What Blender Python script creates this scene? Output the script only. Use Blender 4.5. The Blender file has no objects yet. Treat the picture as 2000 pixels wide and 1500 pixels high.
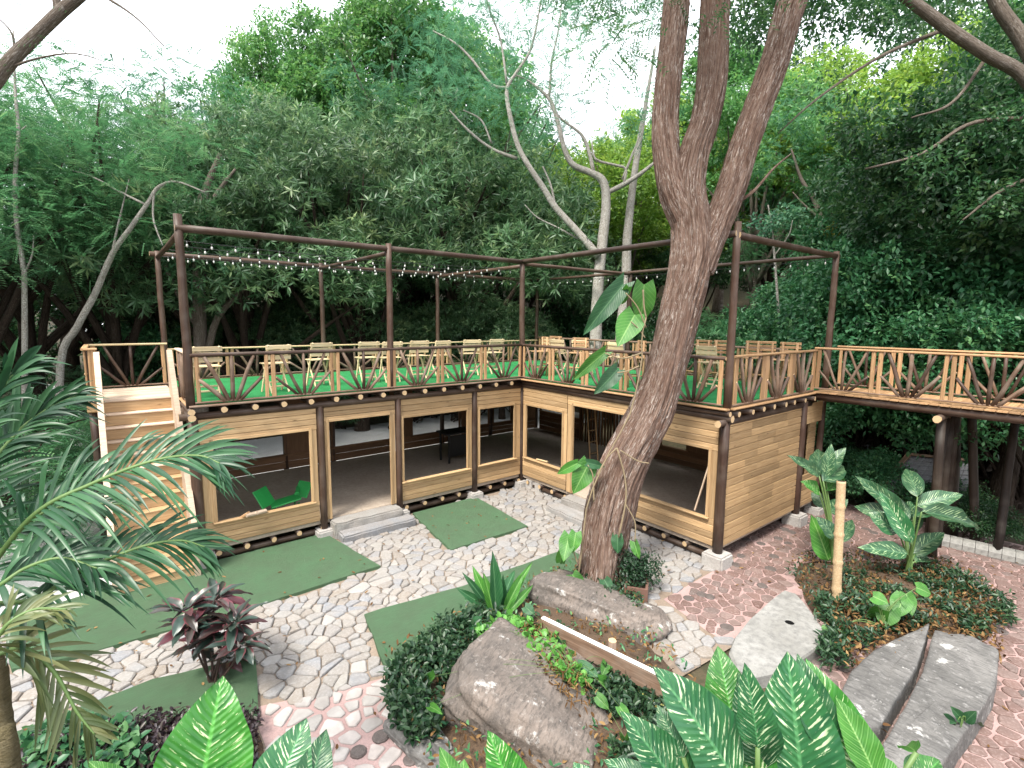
import bpy, bmesh, math, random
import numpy as np
from mathutils import Matrix, Vector, noise as mnoise

rnd = random.Random(7)
rng = np.random.default_rng(11)
S = bpy.context.scene
COL = S.collection
R = math.radians

# ------------------------------------------------------------------ camera
CAM = Vector((-8.283, -10.015, 4.366))
YAW, PITCH, ROLL, FPX = R(51.531), R(-7.211), R(0.442), 992.2
_f = Vector((math.cos(YAW)*math.cos(PITCH), math.sin(YAW)*math.cos(PITCH), math.sin(PITCH)))
_r0 = Vector((math.sin(YAW), -math.cos(YAW), 0))
_u0 = _r0.cross(_f)
_r = _r0*math.cos(ROLL) + _u0*math.sin(ROLL)
_u = -_r0*math.sin(ROLL) + _u0*math.cos(ROLL)
cd = bpy.data.cameras.new('camera'); cam = bpy.data.objects.new('camera', cd); COL.objects.link(cam)
cd.sensor_width = 36; cd.lens = 36*FPX/2000; cd.clip_start = 0.05; cd.clip_end = 2000
cam.matrix_world = Matrix(((_r.x, _u.x, -_f.x, CAM.x), (_r.y, _u.y, -_f.y, CAM.y), (_r.z, _u.z, -_f.z, CAM.z), (0, 0, 0, 1)))
S.camera = cam
S.render.resolution_x, S.render.resolution_y = 1024, 768

def ray(x, y): return _f + _r*((x-1000)/FPX) - _u*((y-750)/FPX)
def pd(x, y, d): return CAM + ray(x, y)*d                     # photo pixel at a depth in metres
def pz(x, y, z=0.0):                                          # photo pixel on a horizontal plane
    d = ray(x, y); return CAM + d*((z-CAM.z)/d.z)
def ph(x, D):                                                 # ground position in a column at a distance
    d = ray(x, 628); d = Vector((d.x, d.y, 0)).normalized(); return CAM.x+d.x*D, CAM.y+d.y*D

# ------------------------------------------------------------------ sky, sun, exposure
SUN_EL, SUN_AZ = R(58), R(200)
W = bpy.data.worlds.new('World'); S.world = W; W.use_nodes = True
nt = W.node_tree; nt.nodes.clear()
wo = nt.nodes.new('ShaderNodeOutputWorld'); bg = nt.nodes.new('ShaderNodeBackground')
sky = nt.nodes.new('ShaderNodeTexSky'); sky.sky_type = 'NISHITA'; sky.sun_disc = False
sky.sun_elevation = SUN_EL; sky.sun_rotation = R(90)-SUN_AZ; sky.air_density = 1.0; sky.dust_density = 3.0
ov = nt.nodes.new('ShaderNodeMix'); ov.data_type = 'RGBA'; ov.inputs[0].default_value = 0.72
ov.inputs[7].default_value = (9.6, 9.8, 10.1, 1)               # thin bright overcast over the blue
nt.links.new(sky.outputs[0], ov.inputs[6]); nt.links.new(ov.outputs[2], bg.inputs[0])
bg.inputs[1].default_value = 0.12
nt.links.new(bg.outputs[0], wo.inputs[0])
sl = bpy.data.lights.new('sun', 'SUN'); sun = bpy.data.objects.new('sun', sl); COL.objects.link(sun)
sl.energy = 2.7; sl.angle = R(16); sl.color = (1, .95, .86)
sd = Vector((math.cos(SUN_AZ)*math.cos(SUN_EL), math.sin(SUN_AZ)*math.cos(SUN_EL), math.sin(SUN_EL)))
sun.rotation_euler = sd.to_track_quat('Z', 'Y').to_euler()
vs = S.view_settings; vs.view_transform = 'Standard'; vs.look = 'None'; vs.gamma = 1; vs.use_curve_mapping = False
vs.exposure = 1.44

# ------------------------------------------------------------------ materials
class N:
    def __init__(s, name):
        s.m = bpy.data.materials.new(name); s.m.use_nodes = True
        s.t = s.m.node_tree; s.t.nodes.clear()
        s.o = s.t.nodes.new('ShaderNodeOutputMaterial')
    def n(s, k, **kw):
        x = s.t.nodes.new('ShaderNode'+k)
        for a, b in kw.items(): setattr(x, a, b)
        return x
    def put(s, sock, v):
        if hasattr(v, 'is_linked') or isinstance(v, bpy.types.NodeSocket): s.t.links.new(v, sock)
        else: sock.default_value = v
    def coord(s, kind='Object'): return s.n('TexCoord').outputs[kind]
    def mapv(s, v, scale=(1, 1, 1), loc=(0, 0, 0)):
        m = s.n('Mapping'); s.put(m.inputs[0], v); m.inputs['Scale'].default_value = scale; s.put(m.inputs['Location'], loc); return m.outputs[0]
    def noise(s, v, scale, detail=4, rough=.55, dist=0):
        m = s.n('TexNoise'); s.put(m.inputs['Vector'], v); m.inputs['Scale'].default_value = scale
        m.inputs['Detail'].default_value = detail; m.inputs['Roughness'].default_value = rough; m.inputs['Distortion'].default_value = dist; return m.outputs[0]
    def voro(s, v, scale, feature='F1'):
        m = s.n('TexVoronoi'); m.feature = feature; s.put(m.inputs['Vector'], v); m.inputs['Scale'].default_value = scale; return m
    def ramp(s, f, *st, interp='LINEAR'):
        m = s.n('ValToRGB'); s.put(m.inputs[0], f); e = m.color_ramp.elements; m.color_ramp.interpolation = interp
        while len(e) < len(st): e.new(.5)
        for q, (p, c) in zip(e, st):
            q.position = p; q.color = (c, c, c, 1) if not isinstance(c, tuple) else (*c, 1)
        return m.outputs[0]
    def mix(s, f, a, b, mode='MIX'):
        m = s.n('Mix', data_type='RGBA', blend_type=mode); s.put(m.inputs[0], f)
        s.put(m.inputs[6], a if not isinstance(a, tuple) else (*a, 1)); s.put(m.inputs[7], b if not isinstance(b, tuple) else (*b, 1)); return m.outputs[2]
    def math(s, op, a, b=0.0, c=0.0):
        m = s.n('Math', operation=op); s.put(m.inputs[0], a); s.put(m.inputs[1], b); s.put(m.inputs[2], c); return m.outputs[0]
    def rand(s): return s.n('ObjectInfo').outputs['Random']
    def roff(s, v):                                            # shift the pattern per object
        a = s.n('VectorMath', operation='ADD'); s.put(a.inputs[0], v)
        k = s.n('VectorMath', operation='SCALE'); k.inputs[0].default_value = (37, 53, 71); s.t.links.new(s.rand(), k.inputs['Scale'])
        s.t.links.new(k.outputs[0], a.inputs[1]); return a.outputs[0]
    def sep(s, v):
        m = s.n('SeparateXYZ'); s.put(m.inputs[0], v); return m.outputs
    def bsdf(s, col, rough=.6, bump=None, bs=.3, bd=.02, spec=.3, trans=0.0, tcol=None):
        p = s.n('BsdfPrincipled'); s.put(p.inputs['Base Color'], col if not isinstance(col, tuple) else (*col, 1))
        s.put(p.inputs['Roughness'], rough); p.inputs['Specular IOR Level'].default_value = spec
        if bump is not None:
            b = s.n('Bump'); b.inputs['Strength'].default_value = bs; b.inputs['Distance'].default_value = bd
            s.put(b.inputs['Height'], bump); s.t.links.new(b.outputs[0], p.inputs['Normal'])
        out = p.outputs[0]
        if trans:
            t = s.n('BsdfTranslucent'); s.put(t.inputs[0], tcol if tcol is not None else col)
            m = s.n('MixShader'); m.inputs[0].default_value = trans
            s.t.links.new(out, m.inputs[1]); s.t.links.new(t.outputs[0], m.inputs[2]); out = m.outputs[0]
        s.t.links.new(out, s.o.inputs[0]); return s.m

M = {}
def wood(name, a, b, c, rough=.62, wear=.0, knots=True):
    k = N(name); v = k.roff(k.coord())
    g = k.noise(k.mapv(v, (1.2, 16, 16)), 2.2, 5, .6, .6)
    g2 = k.noise(k.mapv(v, (2.5, 70, 70)), 1.0, 3, .6)
    col = k.ramp(g, (.25, a), (.5, b), (.78, c))
    col = k.mix(k.ramp(g2, (.35, .55), (.65, 0.0)), col, tuple(x*.62 for x in a), 'MIX')
    if knots:
        vo = k.voro(k.mapv(v, (1.6, 7, 7)), 1.15)
        kn = k.ramp(vo.outputs['Distance'], (.035, 1.0), (.11, 0.0))
        col = k.mix(kn, col, tuple(x*.42 for x in a))
    big = k.noise(k.mapv(v, (1, 1, 1)), .9, 3)
    col = k.mix(k.ramp(big, (.35, .22), (.7, 0.0)), col, (.16, .11, .07))
    rv = k.ramp(k.rand(), (0, .68), (.5, .95), (1, 1.14))
    col = k.mix(1.0, col, rv, 'MULTIPLY')
    if wear: col = k.mix(k.math('MULTIPLY', k.ramp(k.noise(v, 3.5, 6), (.45, 0.0), (.7, 1.0)), wear), col, (.30, .27, .23))
    M[name] = k.bsdf(col, rough, k.math('ADD', g2, g), .35, .004); return M[name]
wood('wood_tan', (.45, .28, .135), (.57, .38, .20), (.66, .47, .27))
wood('wood_end_wall', (.40, .245, .115), (.50, .325, .165), (.58, .40, .225))
wood('wood_pale', (.56, .41, .29), (.68, .53, .40), (.76, .63, .51))
wood('wood_rail', (.36, .20, .10), (.50, .30, .15), (.62, .42, .25))
wood('wood_dark', (.030, .017, .012), (.050, .028, .020), (.078, .047, .035), .5, .1, False)
wood('wood_black', (.010, .007, .006), (.018, .012, .010), (.030, .022, .018), .6, .1, False)
wood('wood_stain', (.040, .020, .014), (.062, .032, .023), (.092, .051, .037), .5, .12, False)
wood('wood_branch', (.11, .066, .045), (.19, .118, .08), (.30, .20, .145), .7, .3, False)
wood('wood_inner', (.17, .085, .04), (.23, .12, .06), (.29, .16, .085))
wood('wood_cream', (.55, .40, .21), (.70, .54, .31), (.78, .64, .40))
wood('wood_chair_light', (.66, .50, .28), (.78, .62, .38), (.84, .72, .50), knots=False)
wood('bamboo_tan', (.38, .26, .14), (.52, .38, .22), (.60, .47, .30), knots=False)

k = N('log_end'); v = k.roff(k.coord()); x, y, z = k.sep(v)
d = k.math('SQRT', k.math('ADD', k.math('POWER', k.sep(k.coord())[1], 2.0), k.math('POWER', k.sep(k.coord())[2], 2.0)))
rg = k.math('SINE', k.math('MULTIPLY', k.math('ADD', d, k.math('MULTIPLY', k.noise(v, 14, 3), .018)), 620))
M['log_end'] = k.bsdf(k.mix(k.ramp(rg, (.2, 0.0), (.9, .45)), k.mix(k.noise(v, 22), (.46, .31, .16), (.62, .46, .28)), (.26, .15, .07)), .75)

def turf(name, a, b, c, sc):
    k = N(name); v = k.coord()
    f = k.noise(v, 170, 3, .8); g = k.noise(k.mapv(v, (1, 1, 1)), 2.1, 5, .6); h = k.noise(k.mapv(v, (3, 60, 1)), 2, 3)
    col = k.mix(k.ramp(f, (.3, 0.0), (.7, 1.0)), a, b); col = k.mix(k.ramp(g, (.36, .8), (.66, 0.0)), col, c); col = k.mix(k.ramp(h, (.4, .25), (.6, 0.0)), col, tuple(x*.6 for x in c))
    M[name] = k.bsdf(col, .9, f, 1.0, .03, spec=.1)
turf('turf_deck', (.035, .24, .075), (.075, .42, .15), (.03, .22, .07), 1)
turf('turf_yard', (.080, .165, .085), (.140, .245, .138), (.11, .165, .10), 1)

k = N('flagstone'); v = k.roff(k.coord())
n1 = k.noise(v, 3.2, 6, .6); n2 = k.noise(v, 30, 5, .7)
at = k.n('Attribute'); at.attribute_name = 'var'; rr = k.math('FRACT', k.math('ADD', k.rand(), at.outputs['Fac']))
base = k.ramp(rr, (0, (.18, .165, .15)), (.2, (.245, .235, .22)), (.4, (.18, .19, .21)), (.55, (.28, .265, .24)), (.7, (.21, .20, .195)), (.85, (.21, .18, .15)), (1, (.31, .30, .29)))
col = k.mix(k.ramp(n1, (.35, .6), (.65, 0.0)), base, (.24, .21, .185)); col = k.mix(k.ramp(n2, (.45, 0.0), (.75, .55)), col, (.37, .36, .35))
M['flagstone'] = k.bsdf(col, .8, k.math('ADD', n1, n2), .6, .012)
def ground(name, a, b, c, s1, s2, bs=.6, rough=.9):
    k = N(name); v = k.coord(); n1 = k.noise(v, s1, 6, .6); n2 = k.noise(v, s2, 4, .7)
    col = k.mix(k.ramp(n1, (.35, 0.0), (.66, 1.0)), a, b); col = k.mix(k.ramp(n2, (.42, 0.0), (.7, .8)), col, c)
    M[name] = k.bsdf(col, rough, k.math('ADD', n1, n2), bs, .02); return M[name]
ground('mortar', (.20, .15, .11), (.26, .205, .16), (.16, .13, .105), 1.3, 34)
ground('pink_grout', (.32, .205, .19), (.40, .275, .26), (.26, .20, .185), 1.1, 40)
ground('concrete', (.34, .32, .30), (.43, .41, .385), (.27, .25, .235), 1.7, 26)
ground('slab_concrete', (.20, .195, .18), (.275, .27, .255), (.13, .128, .122), 2.3, 11)
ground('floor_concrete', (.36, .29, .23), (.45, .375, .30), (.29, .235, .185), .9, 14)
ground('gravel', (.47, .47, .47), (.60, .60, .60), (.32, .315, .31), .8, 38, 1)
ground('soil', (.055, .036, .024), (.085, .056, .036), (.14, .09, .055), 2.2, 45, 1)
ground('forest_floor', (.030, .034, .016), (.055, .045, .025), (.09, .065, .04), .35, 9, 1)
ground('dry_bank', (.17, .13, .09), (.24, .19, .14), (.10, .10, .05), .6, 13, 1)
ground('slate', (.16, .165, .18), (.22, .225, .24), (.12, .12, .13), 1.5, 30)

k = N('pink_stone'); v = k.roff(k.coord()); n1 = k.noise(v, 4, 5); n2 = k.noise(v, 36, 4)
at = k.n('Attribute'); at.attribute_name = 'var'; rr = k.math('FRACT', k.math('ADD', k.rand(), at.outputs['Fac']))
base = k.ramp(rr, (0, (.125, .075, .064)), (.3, (.18, .112, .096)), (.6, (.15, .098, .085)), (.8, (.225, .16, .143)), (1, (.115, .088, .08)))
M['pink_stone'] = k.bsdf(k.mix(k.ramp(n1, (.4, .5), (.65, 0.0)), k.mix(k.ramp(n2, (.5, 0.0), (.75, .5)), base, (.42, .33, .31)), (.12, .085, .075)), .75, n2, .6, .01)
k = N('grey_stone'); v = k.roff(k.coord()); n1 = k.noise(v, 4, 5); n2 = k.noise(v, 36, 4)
at = k.n('Attribute'); at.attribute_name = 'var'; rr = k.math('FRACT', k.math('ADD', k.rand(), at.outputs['Fac']))
base = k.ramp(rr, (0, (.30, .28, .26)), (.5, (.40, .38, .36)), (1, (.48, .42, .39)))
M['grey_stone'] = k.bsdf(k.mix(k.ramp(n1, (.4, .5), (.65, 0.0)), base, (.2, .18, .17)), .75, n2, .6, .01)
k = N('disc_stone'); v = k.roff(k.coord())
dd = k.math('SQRT', k.math('ADD', k.math('POWER', k.sep(k.coord())[0], 2.0), k.math('POWER', k.sep(k.coord())[1], 2.0)))
M['disc_stone'] = k.bsdf(k.mix(k.noise(v, 26, 4), (.055, .045, .042), (.15, .125, .115)), .6, k.math('SINE', k.math('MULTIPLY', dd, 300)), .3, .004)

def rockmat(name, a, b, c, d):
    k = N(name); v = k.coord()
    n1 = k.noise(v, 1.5, 8, .65, .6); n2 = k.noise(v, 14, 6, .7); n3 = k.noise(k.mapv(v, (6, 1.5, 3)), 5, 5, .65, .4)
    col = k.mix(k.ramp(n1, (.36, 0.0), (.62, 1.0)), a, b)
    col = k.mix(k.ramp(n3, (.46, 0.0), (.66, .75)), col, c); col = k.mix(k.ramp(n2, (.56, 0.0), (.70, .8)), col, d)
    lich = k.ramp(k.noise(v, 3.1, 7, .7), (.60, 0.0), (.66, .8))
    col = k.mix(lich, col, (.47, .46, .44))
    M[name] = k.bsdf(col, .82, k.math('ADD', n2, n3), .8, .02, spec=.25)
rockmat('rock_brown', (.115, .100, .090), (.195, .160, .138), (.058, .052, .048), (.27, .24, .215))
rockmat('rock_grey', (.095, .092, .088), (.175, .168, .16), (.058, .056, .055), (.27, .262, .255))

def bark(name, a, b, c, lich, amount, sx=16, sz=1.6, fine=.5):
    k = N(name); v = k.n('UVMap').outputs[0]
    g = k.noise(k.mapv(v, (sx, sz, 1)), 1.6, 6, .62, .9); f = k.noise(k.mapv(v, (sx*4, sz*5, 1)), 2, 5, .7)
    col = k.ramp(g, (.30, a), (.46, b), (.66, c)); col = k.mix(k.ramp(f, (.40, fine), (.62, 0.0)), col, tuple(x*.55 for x in a))
    l = k.ramp(k.noise(k.mapv(v, (sx*1.3, sz*2.2, 1)), 2.6, 7, .75, .5), (.53, 0.0), (.60, 1.0))
    l = k.math('MULTIPLY', l, k.ramp(k.noise(k.mapv(v, (2, 1, 1)), 1.6, 3), (.38, .1), (.62, amount)))
    col = k.mix(l, col, lich); M[name] = k.bsdf(col, .88, k.math('ADD', g, f), .9, .03, spec=.15)
bark('bark_main', (.070, .038, .027), (.195, .120, .090), (.345, .245, .195), (.56, .50, .45), 1.0, 17, 1.1, .6)
bark('bark_dark', (.022, .015, .011), (.045, .031, .023), (.085, .062, .048), (.20, .18, .15), .45)
bark('bark_grey', (.085, .065, .05), (.15, .12, .095), (.24, .20, .165), (.42, .39, .35), .8)
bark('bark_pale', (.19, .17, .145), (.33, .305, .27), (.46, .435, .40), (.66, .64, .60), .95, 9, 6)
bark('palm_stem', (.10, .085, .045), (.17, .14, .075), (.24, .20, .12), (.3, .28, .2), .3, 4, 14)

def leafmat(name, a, b, c, trans=.28, rough=.42, spec=.5, tc=1.5):
    k = N(name)
    at = k.n('Attribute'); at.attribute_name = 'var'
    col = k.ramp(at.outputs['Fac'], (0, a), (.5, b), (1, c))
    rv = k.ramp(k.rand(), (0, .80), (1, 1.2)); col = k.mix(1.0, col, rv, 'MULTIPLY')
    hs = k.n('HueSaturation'); hs.inputs['Value'].default_value = tc; hs.inputs['Hue'].default_value = .485; k.put(hs.inputs['Color'], col)
    M[name] = k.bsdf(col, rough, trans=trans, tcol=hs.outputs[0], spec=spec)
leafmat('leaf_mango', (.032, .085, .036), (.080, .165, .072), (.21, .29, .13), .36)
leafmat('leaf_fine', (.030, .105, .050), (.068, .180, .082), (.155, .280, .115), .40)
leafmat('leaf_teal', (.034, .110, .068), (.070, .185, .105), (.15, .28, .145), .38)
leafmat('leaf_broad', (.034, .130, .036), (.078, .225, .058), (.20, .35, .10), .38)
leafmat('leaf_sun_tint', (.085, .20, .028), (.155, .29, .042), (.27, .37, .07), .42)  # sunlight on the back trees put into the leaf colour
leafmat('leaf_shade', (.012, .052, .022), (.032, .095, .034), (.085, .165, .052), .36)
leafmat('leaf_bush', (.020, .092, .042), (.052, .170, .070), (.12, .26, .10), .34)
leafmat('leaf_cover', (.010, .036, .016), (.022, .060, .026), (.045, .092, .038))
leafmat('leaf_purple', (.020, .014, .018), (.040, .022, .030), (.06, .05, .035), .15)
leafmat('leaf_heart', (.05, .17, .03), (.08, .24, .04), (.13, .32, .06), .3)
leafmat('leaf_olive', (.055, .085, .03), (.09, .12, .045), (.16, .17, .07), .3)
leafmat('leaf_palm', (.010, .046, .020), (.020, .074, .030), (.045, .125, .050), .22, .40, .45)
leafmat('leaf_litter', (.07, .035, .016), (.14, .075, .03), (.25, .16, .07), .05, .8, .1)
leafmat('leaf_yellow', (.20, .19, .02), (.32, .28, .04), (.40, .36, .08), .4)

def dieffmat(name, g1, g2, cream, amt):
    k = N(name); uv = k.n('UVMap').outputs[0]; u, v, _ = k.sep(uv)
    au = k.math('ABSOLUTE', k.math('SUBTRACT', u, .5))                     # 0 on the midrib, .5 at the edge
    t = k.math('SUBTRACT', v, k.math('MULTIPLY', au, .55))                   # follows the side veins
    cb = k.n('CombineXYZ'); k.put(cb.inputs[0], k.math('MULTIPLY', au, 5.0)); k.put(cb.inputs[1], k.math('MULTIPLY', t, 34.0)); k.put(cb.inputs[2], k.math('MULTIPLY', k.math('GREATER_THAN', u, .5), 9.0))
    nv = k.roff(cb.outputs[0])
    bl = k.noise(nv, 1.0, 4, .6)
    edge = k.ramp(au, (.02, .7), (.12, 1.0), (.30, .9), (.43, 0.0))
    wav = k.math('SINE', k.math('MULTIPLY', t, 118.0))
    f = k.math('ADD', k.math('MULTIPLY', bl, 1.0), k.math('MULTIPLY', wav, .055))
    sp = k.math('MULTIPLY', k.ramp(f, (.60-amt, 0.0), (.65-amt, 1.0)), edge)
    gr = k.mix(k.ramp(k.noise(nv, .35, 3), (.3, 0.0), (.7, 1.0)), g1, g2)
    rib = k.ramp(au, (.012, 1.0), (.03, 0.0))
    col = k.mix(sp, gr, cream); col = k.mix(k.math('MULTIPLY', rib, .7), col, tuple(min(1, x*1.6+.03) for x in g2))
    col = k.mix(1.0, col, k.ramp(k.rand(), (0, .75), (1, 1.2)), 'MULTIPLY')
    M[name] = k.bsdf(col, .36, k.math('ADD', wav, k.math('MULTIPLY', bl, .5)), .25, .004, spec=.5, trans=.22)
dieffmat('dieff_bright', (.020, .120, .020), (.05, .225, .025), (.54, .64, .36), .015)
dieffmat('dieff_dark', (.014, .078, .032), (.032, .135, .042), (.48, .58, .36), .02)
dieffmat('dieff_far', (.018, .065, .030), (.036, .105, .044), (.33, .46, .24), .03)

def veinmat(name, a, b, rib):
    k = N(name); uv = k.n('UVMap').outputs[0]; u, v, _ = k.sep(uv); au = k.math('ABSOLUTE', k.math('SUBTRACT', u, .5))
    t = k.math('SUBTRACT', v, k.math('MULTIPLY', au, .6)); w = k.math('SINE', k.math('MULTIPLY', t, 62.0)); wv = k.ramp(w, (.0, 0.0), (.86, 0.0), (1.0, 1.0))
    col = k.mix(k.ramp(k.noise(k.roff(uv), 2.4, 4), (.3, 0.0), (.7, 1.0)), a, b)
    col = k.mix(k.math('MULTIPLY', wv, .45), col, rib); col = k.mix(k.ramp(au, (.012, .9), (.034, 0.0)), col, rib)
    col = k.mix(1.0, col, k.ramp(k.rand(), (0, .7), (1, 1.2)), 'MULTIPLY')
    M[name] = k.bsdf(col, .4, k.math('ABSOLUTE', w), .35, .006, spec=.45, trans=.28)
veinmat('vein_bright', (.035, .145, .022), (.075, .25, .035), (.22, .40, .12)); veinmat('vein_dark', (.016, .075, .028), (.032, .12, .042), (.10, .22, .10))
k = N('cordyline'); uv = k.n('UVMap').outputs[0]; u, v, _ = k.sep(uv)
au = k.math('ABSOLUTE', k.math('SUBTRACT', u, .5)); rr = k.rand()
c1 = k.ramp(rr, (0, (.03, .06, .048)), (.3, (.022, .04, .03)), (.5, (.045, .022, .022)), (.7, (.025, .05, .038)), (.88, (.085, .02, .03)), (1, (.04, .075, .06)))
col = k.mix(k.ramp(k.math('ADD', au, k.math('MULTIPLY', k.noise(k.roff(uv), 5), .25)), (.42, 0.0), (.6, .7)), c1, (.19, .035, .055))
M['cordyline'] = k.bsdf(col, .35, spec=.5, trans=.12)

def plain(name, col, rough=.5, spec=.4, metal=0.0):
    k = N(name); v = k.coord(); n = k.noise(v, 9, 4)
    m = k.bsdf(k.mix(k.ramp(n, (.35, .0), (.7, .3)), col, tuple(x*.6 for x in col)), rough, n, .1, .01, spec=spec); M[name] = m; return m
plain('bulb_white', (.60, .60, .57), .3, .5)
plain('cable', (.02, .02, .02))
plain('white_edge', (.80, .79, .76), .5)
plain('yellow_strip', (.72, .68, .22), .5)
plain('green_plastic', (.03, .30, .07), .35)
plain('black', (.012, .012, .012), .5)
plain('terracotta', (.14, .075, .055), .8)
plain('car_paint', (.10, .11, .12), .25, .6)
plain('glass_dark', (.015, .018, .02), .08, .8)
plain('tyre', (.015, .015, .015), .8)
plain('stem_green', (.10, .17, .05), .5)
plain('stem_red', (.05, .03, .025), .6)
plain('vine', (.22, .17, .10), .7)
plain('lamp_yellow', (.42, .36, .12), .5)

# ------------------------------------------------------------------ objects
WM = {}
def mesh_from(name, verts, faces, mats, smooth=False, fmat=None, var=None, uv=None):
    me = bpy.data.meshes.new(name)
    me.from_pydata([tuple(v) for v in verts], [], faces)
    for m in (mats if isinstance(mats, (list, tuple)) else [mats]): me.materials.append(M[m])
    if fmat is not None: me.polygons.foreach_set('material_index', fmat)
    if smooth: me.polygons.foreach_set('use_smooth', [True]*len(me.polygons))
    if var is not None:
        a = me.attributes.new('var', 'FLOAT', 'FACE'); a.data.foreach_set('value', var)
    if uv is not None:
        l = me.uv_layers.new(name='UVMap'); vi = np.empty(len(me.loops), np.int32); me.loops.foreach_get('vertex_index', vi)
        l.data.foreach_set('uv', np.asarray(uv, np.float32)[vi].ravel())
    me.update(); return me
def obj(name, me, parent=None, mw=None):
    o = bpy.data.objects.new(name, me); COL.objects.link(o)
    mw = Matrix.Identity(4) if mw is None else mw
    if parent is not None:
        o.parent = parent; o.matrix_parent_inverse = WM[parent.name].inverted()
    o.matrix_basis = mw; WM[o.name] = mw.copy(); return o
def tag(o, label=None, cat=None, group=None, kind=None):
    if label: o['label'] = label
    if cat: o['category'] = cat
    if group: o['group'] = group
    if kind: o['kind'] = kind
    return o
def thing(name, loc, label, cat, group=None):
    o = obj(name, None, None, Matrix.Translation(Vector(loc))); o.empty_display_size = .2
    return tag(o, label, cat, group)
def copy_tree(o, mw, parent=None):
    c = o.copy(); COL.objects.link(c)
    if parent is None: c.matrix_basis = mw; WM[c.name] = mw.copy()
    else: c.parent = parent
    for ch in list(o.children): copy_tree(ch, None, c)
    return c

def frame_x(p0, p1, up=(0, 0, 1)):
    p0, p1 = Vector(p0), Vector(p1); x = (p1-p0).normalized(); up = Vector(up)
    if abs(x.dot(up)) > .98: up = Vector((0, 1, 0)) if abs(x.y) < .9 else Vector((1, 0, 0))
    y = up.cross(x).normalized(); z = x.cross(y)
    c = (p0+p1)/2
    return Matrix(((x.x, y.x, z.x, c.x), (x.y, y.y, z.y, c.y), (x.z, y.z, z.z, c.z), (0, 0, 0, 1)))
_cache = {}
def plank_mesh(L, w, t, mat):
    key = ('pl', round(L, 3), round(w, 3), round(t, 3), mat)
    if key in _cache: return _cache[key]
    c = min(w, t)*.28; hw, ht = w/2, t/2
    prof = [(-hw+c, -ht), (hw-c, -ht), (hw, -ht+c), (hw, ht-c), (hw-c, ht), (-hw+c, ht), (-hw, ht-c), (-hw, -ht+c)]
    vs_ = [(-L/2, a, b) for a, b in prof]+[(L/2, a, b) for a, b in prof]
    fs = [(i, (i+1) % 8, 8+(i+1) % 8, 8+i) for i in range(8)]+[tuple(range(7, -1, -1)), tuple(range(8, 16))]
    _cache[key] = mesh_from('plank', vs_, [f[::-1] if len(f) == 4 else f for f in fs], mat)
    fixn(_cache[key]); return _cache[key]
def fixn(me):
    bm = bmesh.new(); bm.from_mesh(me); bmesh.ops.recalc_face_normals(bm, faces=bm.faces); bm.to_mesh(me); bm.free()
def plank(name, p0, p1, w, t, mat, parent=None, up=(0, 0, 1)):
    """board from p0 to p1: w across (perpendicular to 'up'), t along 'up'"""
    L = (Vector(p1)-Vector(p0)).length
    return obj(name, plank_mesh(L, w, t, mat), parent, frame_x(p0, p1, up))
def box(name, x0, x1, y0, y1, z0, z1, mat, parent=None, bev=.01):
    key = ('bx', round(x1-x0, 3), round(y1-y0, 3), round(z1-z0, 3), mat, bev)
    if key not in _cache:
        bm = bmesh.new(); bmesh.ops.create_cube(bm, size=1); bmesh.ops.scale(bm, vec=(x1-x0, y1-y0, z1-z0), verts=bm.verts)
        if bev: bmesh.ops.bevel(bm, geom=bm.edges[:], offset=min(bev, .3*min(x1-x0, y1-y0, z1-z0)), segments=2, affect='EDGES')
        me = bpy.data.meshes.new(name); bm.to_mesh(me); bm.free(); me.materials.append(M[mat]); _cache[key] = me
    return obj(name, _cache[key], parent, Matrix.Translation(((x0+x1)/2, (y0+y1)/2, (z0+z1)/2)))
def log_mesh(L, r0, r1, mat, end, n=10, seg=4, wob=.25, seed=0):
    key = ('lg', round(L, 2), round(r0, 3), round(r1, 3), mat, end, n, seed)
    if key in _cache: return _cache[key]
    q = random.Random(hash((round(L, 2), round(r0, 3), seed)) & 0xffff)
    vs_, fs, fm = [], [], []
    ph_ = [q.uniform(.92, 1.08) for _ in range(n)]
    for i in range(seg+1):
        t = i/seg; r = r0+(r1-r0)*t; oy, oz = q.uniform(-1, 1)*r*wob*.5, q.uniform(-1, 1)*r*wob*.5
        if i in (0, seg): oy = oz = 0
        for j in range(n):
            a = 2*math.pi*j/n; rr = r*ph_[j]*q.uniform(.96, 1.04)
            vs_.append((-L/2+L*t, oy+rr*math.cos(a), oz+rr*math.sin(a)))
    for i in range(seg):
        for j in range(n):
            fs.append((i*n+j, i*n+(j+1) % n, (i+1)*n+(j+1) % n, (i+1)*n+j)); fm.append(0)
    fs.append(tuple(range(n-1, -1, -1))); fs.append(tuple(range(seg*n, seg*n+n))); fm += [1, 1]
    me = mesh_from('log', vs_, fs, [mat, end], False, fm)
    me.polygons.foreach_set('use_smooth', [True]*(len(fs)-2)+[False, False]); fixn(me); _cache[key] = me; return me
def log(name, p0, p1, r0, r1=None, mat='wood_dark', end='log_end', parent=None, n=10, seg=4, wob=.25, seed=None):
    L = (Vector(p1)-Vector(p0)).length
    return obj(name, log_mesh(L, r0, r0 if r1 is None else r1, mat, end, n, seg, wob, rnd.randrange(4) if seed is None else seed), parent, frame_x(p0, p1))

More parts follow.
